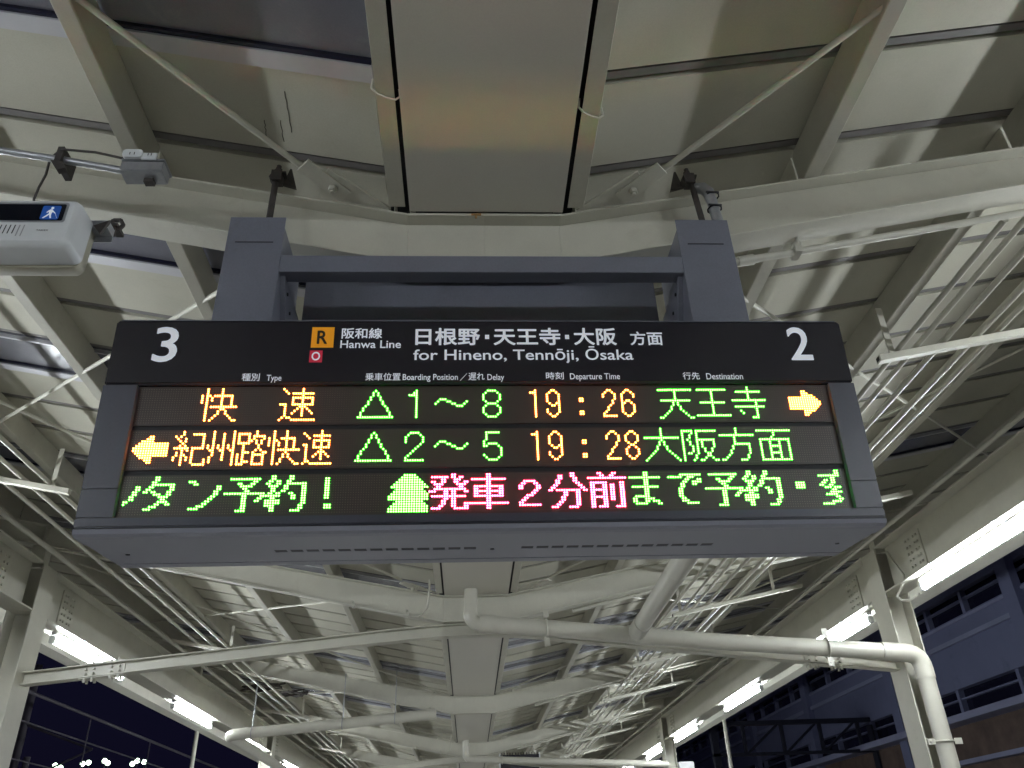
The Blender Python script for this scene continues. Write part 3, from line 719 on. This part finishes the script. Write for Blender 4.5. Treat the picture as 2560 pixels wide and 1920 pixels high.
mb = MB(); mb.tube([(0.879, 2.10, 3.44), (0.868, 2.10, 3.60), (0.862, 2.10, 3.64)] + [(0.85, 2.11, 3.668), (0.82, 2.13, 3.69)], [0.019, 0.019, 0.022, 0.022, 0.018], 10); world_part(mb, 'cable_conduit', M_galv)
for z in (3.56, 3.62): 
    mb = MB(); mb.tube([(0.845, 2.076, z), (0.892, 2.082, z+0.003)], 0.004, 6); mb.tube([(0.872+0.024*math.cos(a), 2.10+0.024*math.sin(a), z) for a in [i*math.pi/5 for i in range(11)]], 0.003, 5); world_part(mb, 'cable_tie', M_gap)

# ================================================================ GUIDE SPEAKER, JUNCTION BOX, CABLES
sp = thing('guide_speaker_unit', 'white audio guide unit with blue walking-person pictogram, clamped beside the nearest rafter', 'speaker unit', (-1.43, 1.95, 3.355))
# rounded front shell (x -1.60..-1.195, z 3.235..3.425)
def rrect(x0, x1, z0, z1, r, n=5):
    pts = []
    for cx, cz, a0 in ((x1-r, z1-r, 0), (x0+r, z1-r, 90), (x0+r, z0+r, 180), (x1-r, z0+r, 270)):
        for i in range(n+1):
            a = math.radians(a0 + 90*i/n); pts.append((cx + r*math.cos(a), cz + r*math.sin(a)))
    return pts
def loft(mb, rings, smooth=True, cap=True):
    n = len(rings[0]); vs = [p for r in rings for p in r]; fs = []
    for i in range(len(rings)-1):
        for k in range(n): fs.append((i*n+k, i*n+(k+1) % n, (i+1)*n+(k+1) % n, (i+1)*n+k))
    mb.add(vs, fs, smooth)
    if cap: mb.add(rings[0], [tuple(range(n))]); mb.add(rings[-1], [tuple(range(n))[::-1]])
mb = MB(); rings = []
for ins, y in ((0.014, 0.0), (0.004, 0.008), (0.0, 0.025), (0.0, 0.10)):
    rings.append([(x, y, z) for x, z in rrect(-0.20+ins, 0.228-ins, -0.092+ins, 0.092-ins, 0.022)])
loft(mb, rings); mb.build('shell', M_plastic, sp)
mb = MB(); rings = []
for ins, y in ((0.0, 0.101), (0.0, 0.14), (0.02, 0.17)):
    rings.append([(x, y, z) for x, z in rrect(-0.20+ins, 0.222-ins, -0.100+ins, 0.085-ins, 0.02)])
loft(mb, rings); mb.build('back_cover', M_plastic2, sp)
mb = MB(); rings = [[(x, y, z) for x, z in rrect(-0.030+i, 0.190-i, 0.0+i, 0.067-i, 0.006)] for i, y in ((0, -0.0006), (0, 0.002))]; loft(mb, rings, False); win = mb.build('display_window', M_glass, sp)
mb = MB(); rings = [[(x, y, z) for x, z in rrect(-0.038+i, 0.198-i, -0.007+i, 0.074-i, 0.01)] for i, y in ((0, -0.0002), (0, 0.002))]; loft(mb, rings, False); mb.build('window_surround', M_galv, sp)
mb = MB(); rings = [[(x, y, z) for x, z in rrect(0.121+i, 0.176-i, 0.004+i, 0.060-i, 0.006)] for i, y in ((0, -0.0014), (0, 0.0))]; loft(mb, rings, False); pic = mb.build('pictogram', M_blue, sp)
mb = MB(); y = -0.0022; DX = 0.018     # walking figure with a cane
mb.tube([(0.133+DX, y, 0.050), (0.133+DX, y+0.0007, 0.050)], 0.0046, 12)
def poly(pts): mb.prism([(a+DX, y, c) for a, c in pts], (0, 0.0006, 0))
poly([(0.127, 0.044), (0.134, 0.0445), (0.137, 0.034), (0.134, 0.027), (0.127, 0.027), (0.125, 0.037)])
poly([(0.127, 0.028), (0.132, 0.028), (0.124, 0.017), (0.114, 0.008), (0.110, 0.010), (0.120, 0.020)])
poly([(0.129, 0.028), (0.1345, 0.028), (0.135, 0.019), (0.138, 0.009), (0.133, 0.0085), (0.130, 0.019)])
poly([(0.133, 0.043), (0.136, 0.041), (0.147, 0.029), (0.145, 0.027), (0.134, 0.037)])
poly([(0.127, 0.043), (0.124, 0.041), (0.118, 0.032), (0.121, 0.031), (0.127, 0.038)])
poly([(0.1455, 0.028), (0.1465, 0.028), (0.155, 0.009), (0.154, 0.009)])
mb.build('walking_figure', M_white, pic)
for k in range(8):
    mb = MB(); x = -0.012 + 0.0135*k; mb.prism([(x, -0.0008, -0.018), (x+0.0028, -0.0008, -0.018), (x-0.0002, -0.0008, -0.052 if 1 < k < 6 else -0.062), (x-0.003, -0.0008, -0.052 if 1 < k < 6 else -0.062)], (0, 0.0012, 0))
    mb.build('grille_slot', M_gap if 1 < k < 6 else M_galv, sp)
o = lettering('TAKEX', 0, 1, 0, 1, M_blk, sp, 0.02, name='maker_name')
for v in o.data.vertices: v.co = Vector((0.123 + v.co.x/P*0.036, -0.0007 + (v.co.y/P)*0.001, -0.039 + (v.co.z/P)*0.006 + 0.003))
mb = MB(); mb.box(0.20, 0.275, 0.10, 0.145, 0.062, 0.092); mb.box(0.20, 0.275, 0.145, 0.149, 0.040, 0.092); mb.build('mounting_arm', M_galv, sp)
mb = MB(); mb.prism([(0.236, 0.09, 0.062), (0.282, 0.09, 0.085), (0.262, 0.09, 0.030)], (0, 0.012, 0)); mb.build('arm_bracket', M_dark, sp)
for bx in (0.262, -0.14):
    mb = MB()
    for k in range(6):
        a = k*math.pi/3; a2 = (k+1)*math.pi/3
        mb.tube([(bx + 0.024*math.cos(a), 0.17, 0.135 + 0.024*math.sin(a)), (bx + 0.024*math.cos(a2), 0.17, 0.135 + 0.024*math.sin(a2))], 0.0075, 6)
    mb.box(bx-0.012, bx+0.012, 0.155, 0.215, 0.12, 0.132); mb.tube([(bx, 0.165, 0.12), (bx+0.004, 0.165, 0.085)], 0.007, 6)
    mb.build('beam_clamp', M_dark, sp)

jb = thing('junction_box', 'small grey metal box with white outlet sockets at a conduit end, top left', 'junction box', (-1.055, 1.95, 3.575))
mb = MB(); mb.box(-0.048, 0.085, -0.02, 0.045, -0.024, 0.018); mb.build('case', M_galv, jb, bevel=0.003)
mb = MB(); mb.box(-0.050, 0.087, -0.022, 0.057, 0.019, 0.028); mb.build('lid', M_galv, jb, bevel=0.002)
mb = MB(); rings = [[(x, y, z) for x, z in rrect(-0.045, 0.018, 0.022, 0.056, 0.012)] for y in (-0.034, -0.023)]; loft(mb, rings, False); pl = mb.build('plug', M_plastic, jb)
mb = MB(); mb.box(0.014, 0.062, -0.030, -0.023, 0.016, 0.046); so = mb.build('socket', M_plastic, jb, bevel=0.002)
for par, xs_ in ((pl, (-0.022, -0.008)), (so, (0.034, 0.044))):
    for x in xs_:
        mb = MB(); mb.box(x, x+0.0022, -0.0352 if par is pl else -0.0312, -0.0335 if par is pl else -0.0295, 0.032, 0.042); mb.build('slot', M_gap, par)
mb = MB(); mb.box(0.02, 0.05, 0.012, 0.035, -0.040, -0.0245); mb.build('clamp', M_dark, jb)
cn = thing('conduit_pipe', 'grey metal conduit running left from the outlet box', 'conduit', (0, 0, 0))
mb = MB(); mb.tube([(-1.103, 1.965, 3.583), (-1.30, 1.965, 3.627), (-1.9, 1.965, 3.745)], 0.0125, 10); mb.build('tube', M_galv, cn)
mb = MB(); mb.box(-1.322, -1.302, 1.94, 2.03, 3.60, 3.665); mb.prism([(-1.33, 1.935, 3.60), (-1.285, 1.935, 3.59), (-1.275, 1.935, 3.565), (-1.30, 1.935, 3.556)], (0, 0.02, 0)); mb.build('clip', M_dark, cn)
cb = thing('thin_black_cable', 'thin black cable looping down to the white guide unit', 'cable', (0, 0, 0))
mb = MB(); mb.tube([(-1.10, 1.94, 3.612), (-1.2, 1.94, 3.640), (-1.31, 1.94, 3.652), (-1.355, 1.97, 3.640), (-1.385, 2.02, 3.62), (-1.42, 2.06, 3.60), (-1.436, 2.08, 3.565), (-1.425, 2.08, 3.525), (-1.39, 2.08, 3.49), (-1.33, 2.06, 3.455), (-1.31, 2.03, 3.42)], 0.0042, 8); mb.build('cord', M_dark, cb)

# conduits clipped under rafters
def conduit(label, pts, r=0.0145, clips=(), name='conduit_pipe', m=M_pipe, couplings=()):
    t = thing(name, label, 'conduit'); mb = MB(); mb.tube(pts, r, 10); mb.build('tube', m, t)
    for c in clips:
        mb = MB(); x, y, z = c; mb.box(x-0.012, x+0.012, y-r-0.012, y+r+0.012, z-r-0.005, z+r+0.010); mb.tube([(x, y-0.02, z+0.02), (x-0.01, y-0.05, z+0.03)], 0.008, 6); mb.build('clip', m, t)
    for a, c in couplings:
        mb = MB(); mb.tube([a, c], r*1.35, 12); mb.build('coupling', m, t)
    return t
def rb(x): return topz(x) - (0.215 if abs(x) < 1 else 0.19)
conduit('white conduit clipped under the nearest rafter, right of the board', [(0.70, 2.30, 3.435), (0.95, 2.30, 3.478), (1.3, 2.30, 3.552), (2.2, 2.30, 3.742), (3.6, 2.30, 4.02)], 0.015,
        [(1.23, 2.30, 3.538), (2.4, 2.3, 3.782)], couplings=[((1.0, 2.30, 3.489), (1.06, 2.30, 3.501))])
for k, lab in ((1, 'second'), (2, 'third'), (3, 'fourth'), (4, 'fifth')):
    y = Y0 + BAY*k + 0.13
    pts = [(0.9, y, rb(0.9)-0.02), (2.0, y, rb(2.0)-0.018), (3.5, y, rb(3.5)-0.016)]
    conduit(f'white conduit along the {lab} rafter on the right side', pts, 0.016, [(1.5, y, rb(1.5)-0.02), (2.6, y, rb(2.6)-0.018)], couplings=[(Vector(pts[0]).lerp(Vector(pts[1]), 0.5), Vector(pts[0]).lerp(Vector(pts[1]), 0.56))])
    yl = Y0 + BAY*k - 0.02
    pl_ = [(-3.5, yl, rb(-3.5)-0.018), (-2.2, yl, rb(-2.2)-0.018), (-0.62, yl, rb(-0.62)-0.018), (-0.42, yl, rb(-0.42)-0.01)]
    if k in (1, 3): pl_ += [(-0.37, yl, 3.45), (-0.335, yl, 3.50), (-0.325, yl-0.02, 3.60), (-0.32, yl-0.03, 3.72)]
    conduit(f'white conduit along the {lab} rafter on the left side', pl_, 0.009 if k > 1 else 0.010, [(-0.95, yl, rb(-0.95)-0.018), (-0.5, yl, rb(-0.5)-0.01)])

# bundle of conduits running along the right slope, on cross arms
for j, (x, r) in enumerate(((2.115, 0.013), (2.215, 0.013), (2.36, 0.015), (2.545, 0.018), (2.66, 0.014))):
    z = 3.6 + SL*(x - XC - 0.27) - 0.235
    names = ['innermost', 'second from the gutter', 'middle', 'fourth and thickest', 'outermost']
    conduit(f'{names[j]} of five white conduits running lengthwise on the right slope', [(x, 2.32, z), (x, 16, z), (x, 40, z)], r)
ARMY = [3.25, 5.55, 7.9, 10.2, 12.6, 14.9, 17.3, 19.6]
for i, y in enumerate(ARMY):
    t = thing('cross_arm', f'pale steel cross arm carrying the right-hand conduits, {ORD[i]} along the slope', 'cross arm', (0, 0, 0), 'cross arms carrying conduits')
    x0, x1 = 2.0, 3.35
    za, zb = 3.6 + SL*(x0-XC-0.27) - 0.268, 3.6 + SL*(x1-XC-0.27) - 0.268
    mb = MB(); mb.hexa([(x0, y-0.02, za-0.02), (x0, y+0.02, za-0.02), (x0, y+0.02, za+0.016), (x0, y-0.02, za+0.016)], [(x1, y-0.02, zb-0.02), (x1, y+0.02, zb-0.02), (x1, y+0.02, zb+0.016), (x1, y-0.02, zb+0.016)]); mb.build('channel', M_steel, t, bevel=0.002, seg=1)
    mb = MB(); mb.box(x0-0.003, x0-0.001, y-0.013, y+0.013, za-0.012, za+0.009); mb.build('end_hole', M_gap, t)
    for x in (2.08, 3.05):
        zz = 3.6 + SL*(x-XC-0.27); mb = MB(); mb.box(x-0.015, x+0.015, y-0.004, y+0.004, zz-0.25, zz+0.02); mb.build('hanger', M_steel, t)
for j, x in enumerate((-2.74, -2.92, -3.12)):
    z = 3.6 + SL*(-x + XC - 0.27) - 0.235
    conduit(['inner', 'middle', 'outer'][j] + ' of three pale conduits running lengthwise on the left slope', [(x, 2.4, z), (x, 16, z), (x, 40, z)], 0.015)
for i, y in enumerate((5.06, 9.7, 14.4, 19.0)):
    t = thing('cross_arm', f'pale steel cross arm carrying the left-hand conduits, {ORD[i]} along the slope', 'cross arm', (0, 0, 0), 'cross arms carrying conduits')
    x0, x1 = -2.60, -3.5; za, zb = 3.6 + SL*(-x0+XC-0.27) - 0.268, 3.6 + SL*(-x1+XC-0.27) - 0.268
    mb = MB(); mb.hexa([(x0, y-0.02, za-0.02), (x0, y+0.02, za-0.02), (x0, y+0.02, za+0.016), (x0, y-0.02, za+0.016)], [(x1, y-0.02, zb-0.02), (x1, y+0.02, zb-0.02), (x1, y+0.02, zb+0.016), (x1, y-0.02, zb+0.016)]); mb.build('channel', M_steel, t, bevel=0.002, seg=1)
    for x in (-2.72,):
        zz = 3.6 + SL*(-x+XC-0.27); mb = MB(); mb.box(x-0.015, x+0.015, y-0.004, y+0.004, zz-0.25, zz+0.02); mb.build('hanger', M_steel, t)
conduit('straight pale conduit lying on the inner edge of the left girder', [(-3.40, -2, 3.955), (-3.40, 18, 3.955), (-3.40, 42, 3.955)], 0.021)
conduit('straight pale conduit lying on the inner edge of the right girder', [(3.50, -2, 3.945), (3.50, 18, 3.945), (3.50, 42, 3.945)], 0.017)
# small cable tails and metal bits at the light fittings near the columns
t = thing('lamp_cable', 'pale cable looping over the end of the nearest right-hand tube', 'cable')
mb = MB(); mb.tube([(3.66, 6.70, 3.86), (3.655, 6.62, 3.74), (3.652, 6.52, 3.60), (3.645, 6.52, 3.55), (3.63, 6.58, 3.50), (3.62, 6.66, 3.46), (3.63, 6.62, 3.41), (3.66, 6.52, 3.39), (3.70, 6.45, 3.42)], 0.011, 8); mb.build('cord', M_pipe, t)

# ================================================================ DRAIN PIPES
def pipe_thing(label): return thing('drain_pipe', label, 'drain pipe', (0, 0, 0), 'white drain pipes')
dp = pipe_thing('large white drain pipe from gutter elbow across to the right column and down')
YD = 6.70
path = [(0.026, YD, 3.598), (0.022, YD, 3.42)] + elbow((0.022, YD, 3.45), (0.020, YD, 3.322), (0.2, YD, 3.302), 0.085) + [(0.14, YD, 3.312)]
mb = MB(); mb.tube(path, [0.055]*2 + [0.058]*7 + [0.060], 18); mb.build('elbow', M_pipe, dp)
mb = MB(); mb.tube([(0.10, YD, 3.317), (0.75, YD, 3.258), (1.98, YD, 3.135), (3.47, YD, 3.016)], 0.066, 20); mb.build('horizontal_run', M_pipe, dp)
mb = MB(); mb.tube([(0.095, YD, 3.3175), (0.22, YD, 3.306)], 0.073, 20); mb.tube([(1.30, YD, 3.204), (1.52, YD, 3.182)], 0.073, 20); mb.build('socket_joint', M_pipe, dp)
mb = MB(); mb.tube([(3.38, YD, 3.023)] + elbow((3.4, YD, 3.02), (3.70, YD, 2.995), (3.69, YD, 2.6), 0.12) + [(3.696, YD, 2.80)], 0.074, 20); mb.build('elbow', M_pipe, dp)
mb = MB(); mb.tube([(3.696, YD, 2.86), (3.685, YD, 0.02)], 0.068, 20); mb.build('downpipe', M_pipe, dp)
def strap(x, z, par, vertical=False, y=YD):
    mb = MB()
    if not vertical:
        mb.tube([(x, y + 0.076*math.cos(a), z + 0.076*math.sin(a)) for a in [i*math.pi/10 for i in range(21)]], 0.008, 6)
        for e in (-1, 1): mb.box(x-0.022, x+0.022, y-0.03, y-0.022, z + e*0.115 - 0.034, z + e*0.115 + 0.034)
        for e in (-1, 1): mb.tube([(x, y-0.031, z + e*0.120), (x, y-0.036, z + e*0.120)], 0.007, 6)
    else:
        mb.tube([(x + 0.074*math.cos(a), y + 0.074*math.sin(a), z) for a in [i*math.pi/10 for i in range(21)]], 0.008, 6)
        for e in (-1, 1): mb.box(x + e*0.108 - 0.03, x + e*0.108 + 0.03, y-0.03, y-0.022, z-0.022, z+0.022)
        for e in (-1, 1): mb.tube([(x + e*0.112, y-0.031, z), (x + e*0.112, y-0.036, z)], 0.007, 6)
    mb.build('strap', M_pipe, par)
strap(0.64, 3.268, dp); strap(2.93, 3.060, dp); strap(3.689, 2.33, dp, True); strap(3.687, 1.2, dp, True)
mb = MB(); mb.tube([(3.1, YD+0.01, 2.985), (3.5, YD+0.01, 2.95)], 0.001, 4)
dq = pipe_thing('white drain pipe coming from above the board down into the horizontal pipe')
mb = MB(); mb.tube([(1.16, 3.0, 3.01), (1.245, 4.55, 3.09), (1.36, 6.60, 3.196)], 0.065, 20); mb.build('run', M_pipe, dq)
mb = MB(); mb.tube([(1.338, 6.2, 3.175), (1.358, 6.55, 3.194)], 0.072, 20); mb.tube([(1.256, 4.72, 3.1), (1.262, 4.83, 3.105)], 0.0675, 20); mb.build('socket_joint', M_pipe, dq)
mb = MB(); mb.tube([(1.40, 3.6, 3.105), (1.43, 4.9, 3.12), (1.50, 6.5, 3.21)], 0.010, 8); mb.build('guide_rail', M_steel, dq)
dr = pipe_thing('white drain pipe crossing the left bay with a rounded end, beyond the nearest columns')
YL = 11.33
mb = MB(); mb.tube([(-0.42, YL, 3.352), (-1.7, YL, 3.262), (-2.86, YL, 3.182)], 0.066, 18); mb.build('horizontal_run', M_pipe, dr)
mb = MB(); mb.tube([(-2.80, YL, 3.186)] + elbow((-2.7, YL, 3.19), (-3.05, YL, 3.165), (-3.05, YL+1, 3.15), 0.14) + [(-3.05, YL+0.25, 3.16)], 0.071, 18); mb.build('elbow', M_pipe, dr)
mb = MB(); mb.tube([(-3.05, YL+0.2, 3.16), (-3.06, YL+4.6, 3.10)], 0.066, 18); mb.build('lengthwise_run', M_pipe, dr)
for x, z in ((-2.76, 3.19), (-1.62, 3.268), (-0.95, 3.315)):
    mb = MB(); mb.tube([(x, YL, z), (x, YL, z + 0.62)], 0.006, 6); mb.tube([(x, YL + 0.070*math.cos(a), z + 0.070*math.sin(a)) for a in [i*math.pi/8 for i in range(17)]], 0.006, 6); mb.build('hanger', M_galv, dr)
ds = pipe_thing('farther white drain pipe dropping from the gutter by the black hanging sign')
YS = 16.0
mb = MB(); mb.tube([(-0.05, YS, 3.60)] + elbow((-0.05, YS, 3.5), (-0.05, YS, 3.30), (0.3, YS, 3.285), 0.09) + [(2.36, YS, 3.175), (3.6, YS, 3.11)], 0.058, 16); mb.build('run', M_pipe, ds)
for x in (0.6, 2.2):
    mb = MB(); z = 3.285 - (x-0.3)*0.053; mb.tube([(x, YS + 0.066*math.cos(a), z + 0.066*math.sin(a)) for a in [i*math.pi/8 for i in range(17)]], 0.008, 6); mb.build('strap', M_pipe, ds)

# ================================================================ FURTHER ALONG THE PLATFORM
fs = thing('hanging_sign', 'far black hanging sign with bird spikes on top, low centre', 'sign', (1.06, 18.4, 3.47))
mb = MB(); mb.box(-0.40, 0.40, 0, 0.12, -0.16, 0.14); mb.build('panel', M_black, fs)
mb = MB(); mb.box(0.401, 0.425, -0.01, 0.13, -0.18, 0.17); mb.box(-0.425, -0.401, -0.01, 0.13, -0.18, 0.17); mb.build('end_cap', M_fix, fs)
for k in range(14):
    mb = MB(); mb.tube([(-0.37 + 0.057*k, 0.06, 0.14), (-0.37 + 0.057*k, 0.06, 0.185)], 0.010, 5); mb.build('spike', M_gap, fs)
for x in (-0.3, 0.3):
    mb = MB(); mb.tube([(x, 0.06, 0.14), (x, 0.06, 0.42)], 0.012, 6); mb.build('hanger', M_steel, fs)
for x, y, z1, lab in ((-5.9, 19.37, 4.5, 'thin white pole below the left eaves'), (5.92, 19.95, 4.44, 'thin white pole below the right eaves')):
    t = thing('thin_pole', lab + ', standing against the dark', 'pole', (x, y, -1.1)); mb = MB(); mb.tube([(0, 0, 0), (0, 0, z1+1.1)], 0.045, 10); mb.build('shaft', M_steel, t)
    mb = MB(); mb.box(-0.08, 0.08, -0.08, 0.08, 0, 0.02); mb.build('base_plate', M_steel, t)
t = thing('control_box', 'small white box fixed to the outer side of the far right column', 'box', (3.96, 16.20, 3.02))
mb = MB(); mb.box(-0.13, 0.15, -0.08, 0.08, -0.14, 0.14); mb.build('case', M_fix, t, bevel=0.01)
mb = MB(); mb.box(-0.11, 0.13, -0.083, -0.0805, -0.12, 0.12); mb.build('door', M_fix, t)
# dark bits of cable high on the left slope
for i, (x, y) in enumerate(((-2.9, 12.6), (-3.2, 13.1), (-2.6, 12.9))):
    t = thing('cable_bundle', ['dark cable tangle on the left slope above the drain pipe', 'dark cable loops nearest the left girder', 'dark cable loops nearest the gutter on the left slope'][i], 'cables')
    z = topz(x) - 0.14; mb = MB()
    pts = [(x + 0.22*math.sin(j*1.7+i), y + 0.10*math.cos(j*1.3), z + 0.04*math.sin(j*2.1+i)) for j in range(12)]
    mb.tube(pts, 0.014, 6); mb.build('cord', M_dark, t)

# ================================================================ BEYOND THE TRACKS, RIGHT
XB = 16.0
bd = thing('station_building', 'dim blue-grey building with long window bands beyond the tracks on the right', 'building', (XB, 40, 0))
def bw(x0, x1, y0, y1, z0, z1, name, m): mb = MB(); mb.box(x0-XB, x1-XB, y0-40, y1-40, z0, z1); return mb.build(name, m, bd)
bw(XB+0.5, XB+8, 14, 110, -1, 13, 'core', M_bld)
bw(XB, XB+0.49, 14, 110, 8.90, 10.2, 'wall', M_bld); bw(XB, XB+0.49, 14, 110, 6.12, 8.17, 'wall', M_bld)
bw(XB, XB+0.49, 14, 110, 3.0, 5.30, 'wall', M_wood); bw(XB-0.35, XB+0.49, 14, 110, 10.21, 10.5, 'roof_edge', M_bld2)
bw(XB-0.12, XB-0.002, 14, 110, 7.42, 7.56, 'ledge', M_bld2); bw(XB-0.7, XB-0.002, 14, 110, 5.06, 5.26, 'ledge', M_bld2)
bw(XB-0.35, XB-0.002, 14, 110, 3.92, 4.05, 'ledge', M_bld2)
bw(XB-0.06, XB-0.002, 14, 110, 8.03, 8.11, 'ledge', M_bld2)
wm = None
def bay_windows(z0, z1, y_list, wdt):
    frame = None
    for y in y_list:
        if frame is None:
            mb = MB(); mb.box(0.25, 0.30, 0.0, wdt, z0, z1); frame = mb.build('window', M_win, bd); o = frame
            mb = MB(); mb.box(0.06, 0.2495, wdt, wdt+0.16, z0, z1); mb.build('mullion', M_bld, frame)
            mb = MB(); mb.box(0.10, 0.2495, 0.0, wdt-0.001, z0 + (z1-z0)*0.62, z0 + (z1-z0)*0.62+0.05); mb.build('bar', M_bld, frame)
        else: o = copy_tree(frame, bd)
        o.location = (0, y - 40, 0)
ys = [14 + 2.36*i for i in range(40)]
bay_windows(8.175, 8.895, ys, 2.2)
bay_windows(5.305, 6.115, [14 + 3.4*i for i in range(28)], 3.2)
for y in (22.5, 31.0, 39.5, 48, 56.5):
    bw(XB-0.25, XB-0.001, y, y+0.6, -1, 10.2, 'pilaster', M_bld)
mb = MB(); mb.box(-0.45, -0.36, 6.2, 8.2, 4.15, 4.95); o = mb.build('lit_blind', M_glow, bd)
# gantry across the tracks
gt = thing('signal_gantry', 'dark lattice gantry in front of the dim building', 'gantry', (0, 34, 0))
mb = MB(); mb.box(9.5, 16.0, 0, 0.25, 6.12, 6.28); mb.build('top_chord', M_truss, gt)
mb = MB(); mb.box(9.5, 16.0, 0, 0.2, 5.02, 5.13); mb.build('bottom_chord', M_truss, gt)
for x in (10.8, 12.35, 13.9, 15.45):
    mb = MB(); mb.box(x-0.06, x+0.06, 0.02, 0.16, 5.13, 6.12); mb.build('vertical', M_truss, gt)
for x in (10.8, 12.35, 13.9):
    mb = MB(); mb.tube([(x+0.1, 0.1, 5.13), (x+1.4, 0.1, 6.12)], 0.05, 6); mb.build('diagonal', M_truss, gt)
mb = MB(); mb.box(15.9, 16.0-0.02, -0.1, 0.3, -1.1, 6.0); mb.build('leg', M_truss, gt)
mb = MB(); mb.box(9.5, 9.75, 0, 0.3, -1.1, 6.12); mb.build('leg', M_truss, gt)
# ================================================================ LEFT: catenary and far lights
for z, r, lab in ((5.06, 0.035, 'upper catenary wire over the left track'), (4.50, 0.018, 'lower contact wire over the left track'), (3.80, 0.015, 'lowest feeder wire over the left track')):
    t = thing('overhead_wire', 'thin ' + lab, 'wire'); mb = MB(); mb.tube([(-9, 5, z), (-9, 30, z - 0.05), (-9, 90, z)], r, 6); mb.build('strand', M_wire, t)
t = thing('catenary_droppers', 'thin droppers joining the wires over the left track', 'wire', (-9, 0, 0))
for i, y in enumerate((17, 21.2, 25.4, 29.6, 33.8, 38, 43, 48)):
    mb = MB(); mb.tube([(0, y, 3.8), (0, y, 5.04)], 0.016, 5); mb.build('dropper', M_wire, t)
t = thing('catenary_pole', 'dim pole with slanting stays beside the left track', 'pole', (-12.4, 25, -1.1))
mb = MB(); mb.tube([(0, 0, 0), (0, 0, 8.2)], 0.10, 10); mb.build('shaft', M_wire, t)
mb = MB(); mb.tube([(0, 0, 6.6), (2.0, 0, 5.9)], 0.035, 6); mb.tube([(0, 0, 5.0), (2.0, 0, 5.9)], 0.03, 6); mb.build('bracket', M_wire, t)
mb = MB(); mb.tube([(0.3, 0, 5.4), (0.3, 0, 5.75)], 0.09, 8); mb.build('insulator', M_wire, t)
fb = thing('far_low_building', 'dark low building far off on the left under bright floodlights', 'building', (-26, 66, -1.1))
mb = MB(); mb.box(-9, 9, 0, 12, 0, 8.3); mb.build('wall', M_truss, fb); mb = MB(); mb.box(-9.3, 9.3, -0.3, 12.3, 8.31, 8.6); mb.build('roof', M_truss, fb)
for i, (dx, dz) in enumerate(((-3.5, 0), (-3.1, -0.15), (-1.6, 0.05), (-1.2, 0.12), (-0.1, 0.2), (0.15, 0.05), (2.2, 0.15), (2.7, 0.05), (1.9, -0.05))):
    t = thing('floodlight', ['leftmost', 'second from left', 'third from left', 'fourth from left', 'fifth from left, highest', 'sixth from left', 'second from right', 'rightmost', 'third from right'][i] + ' far greenish-white floodlight at lower left', 'floodlight', (-26 + dx, 65.2, 8.95 + dz), 'far floodlights')
    mb = MB(); mb.tube([(0, 0, 0), (0, 0.1, 0)], 0.16, 10); mb.build('lamp', E_far, t)
    mb = MB(); mb.tube([(0, 0.11, 0), (0, 0.3, 0)], [0.18, 0.08], 10); mb.tube([(0, 0.2, -0.05), (0, 0.2, -1.4)], 0.02, 5); mb.build('body', M_truss, t)
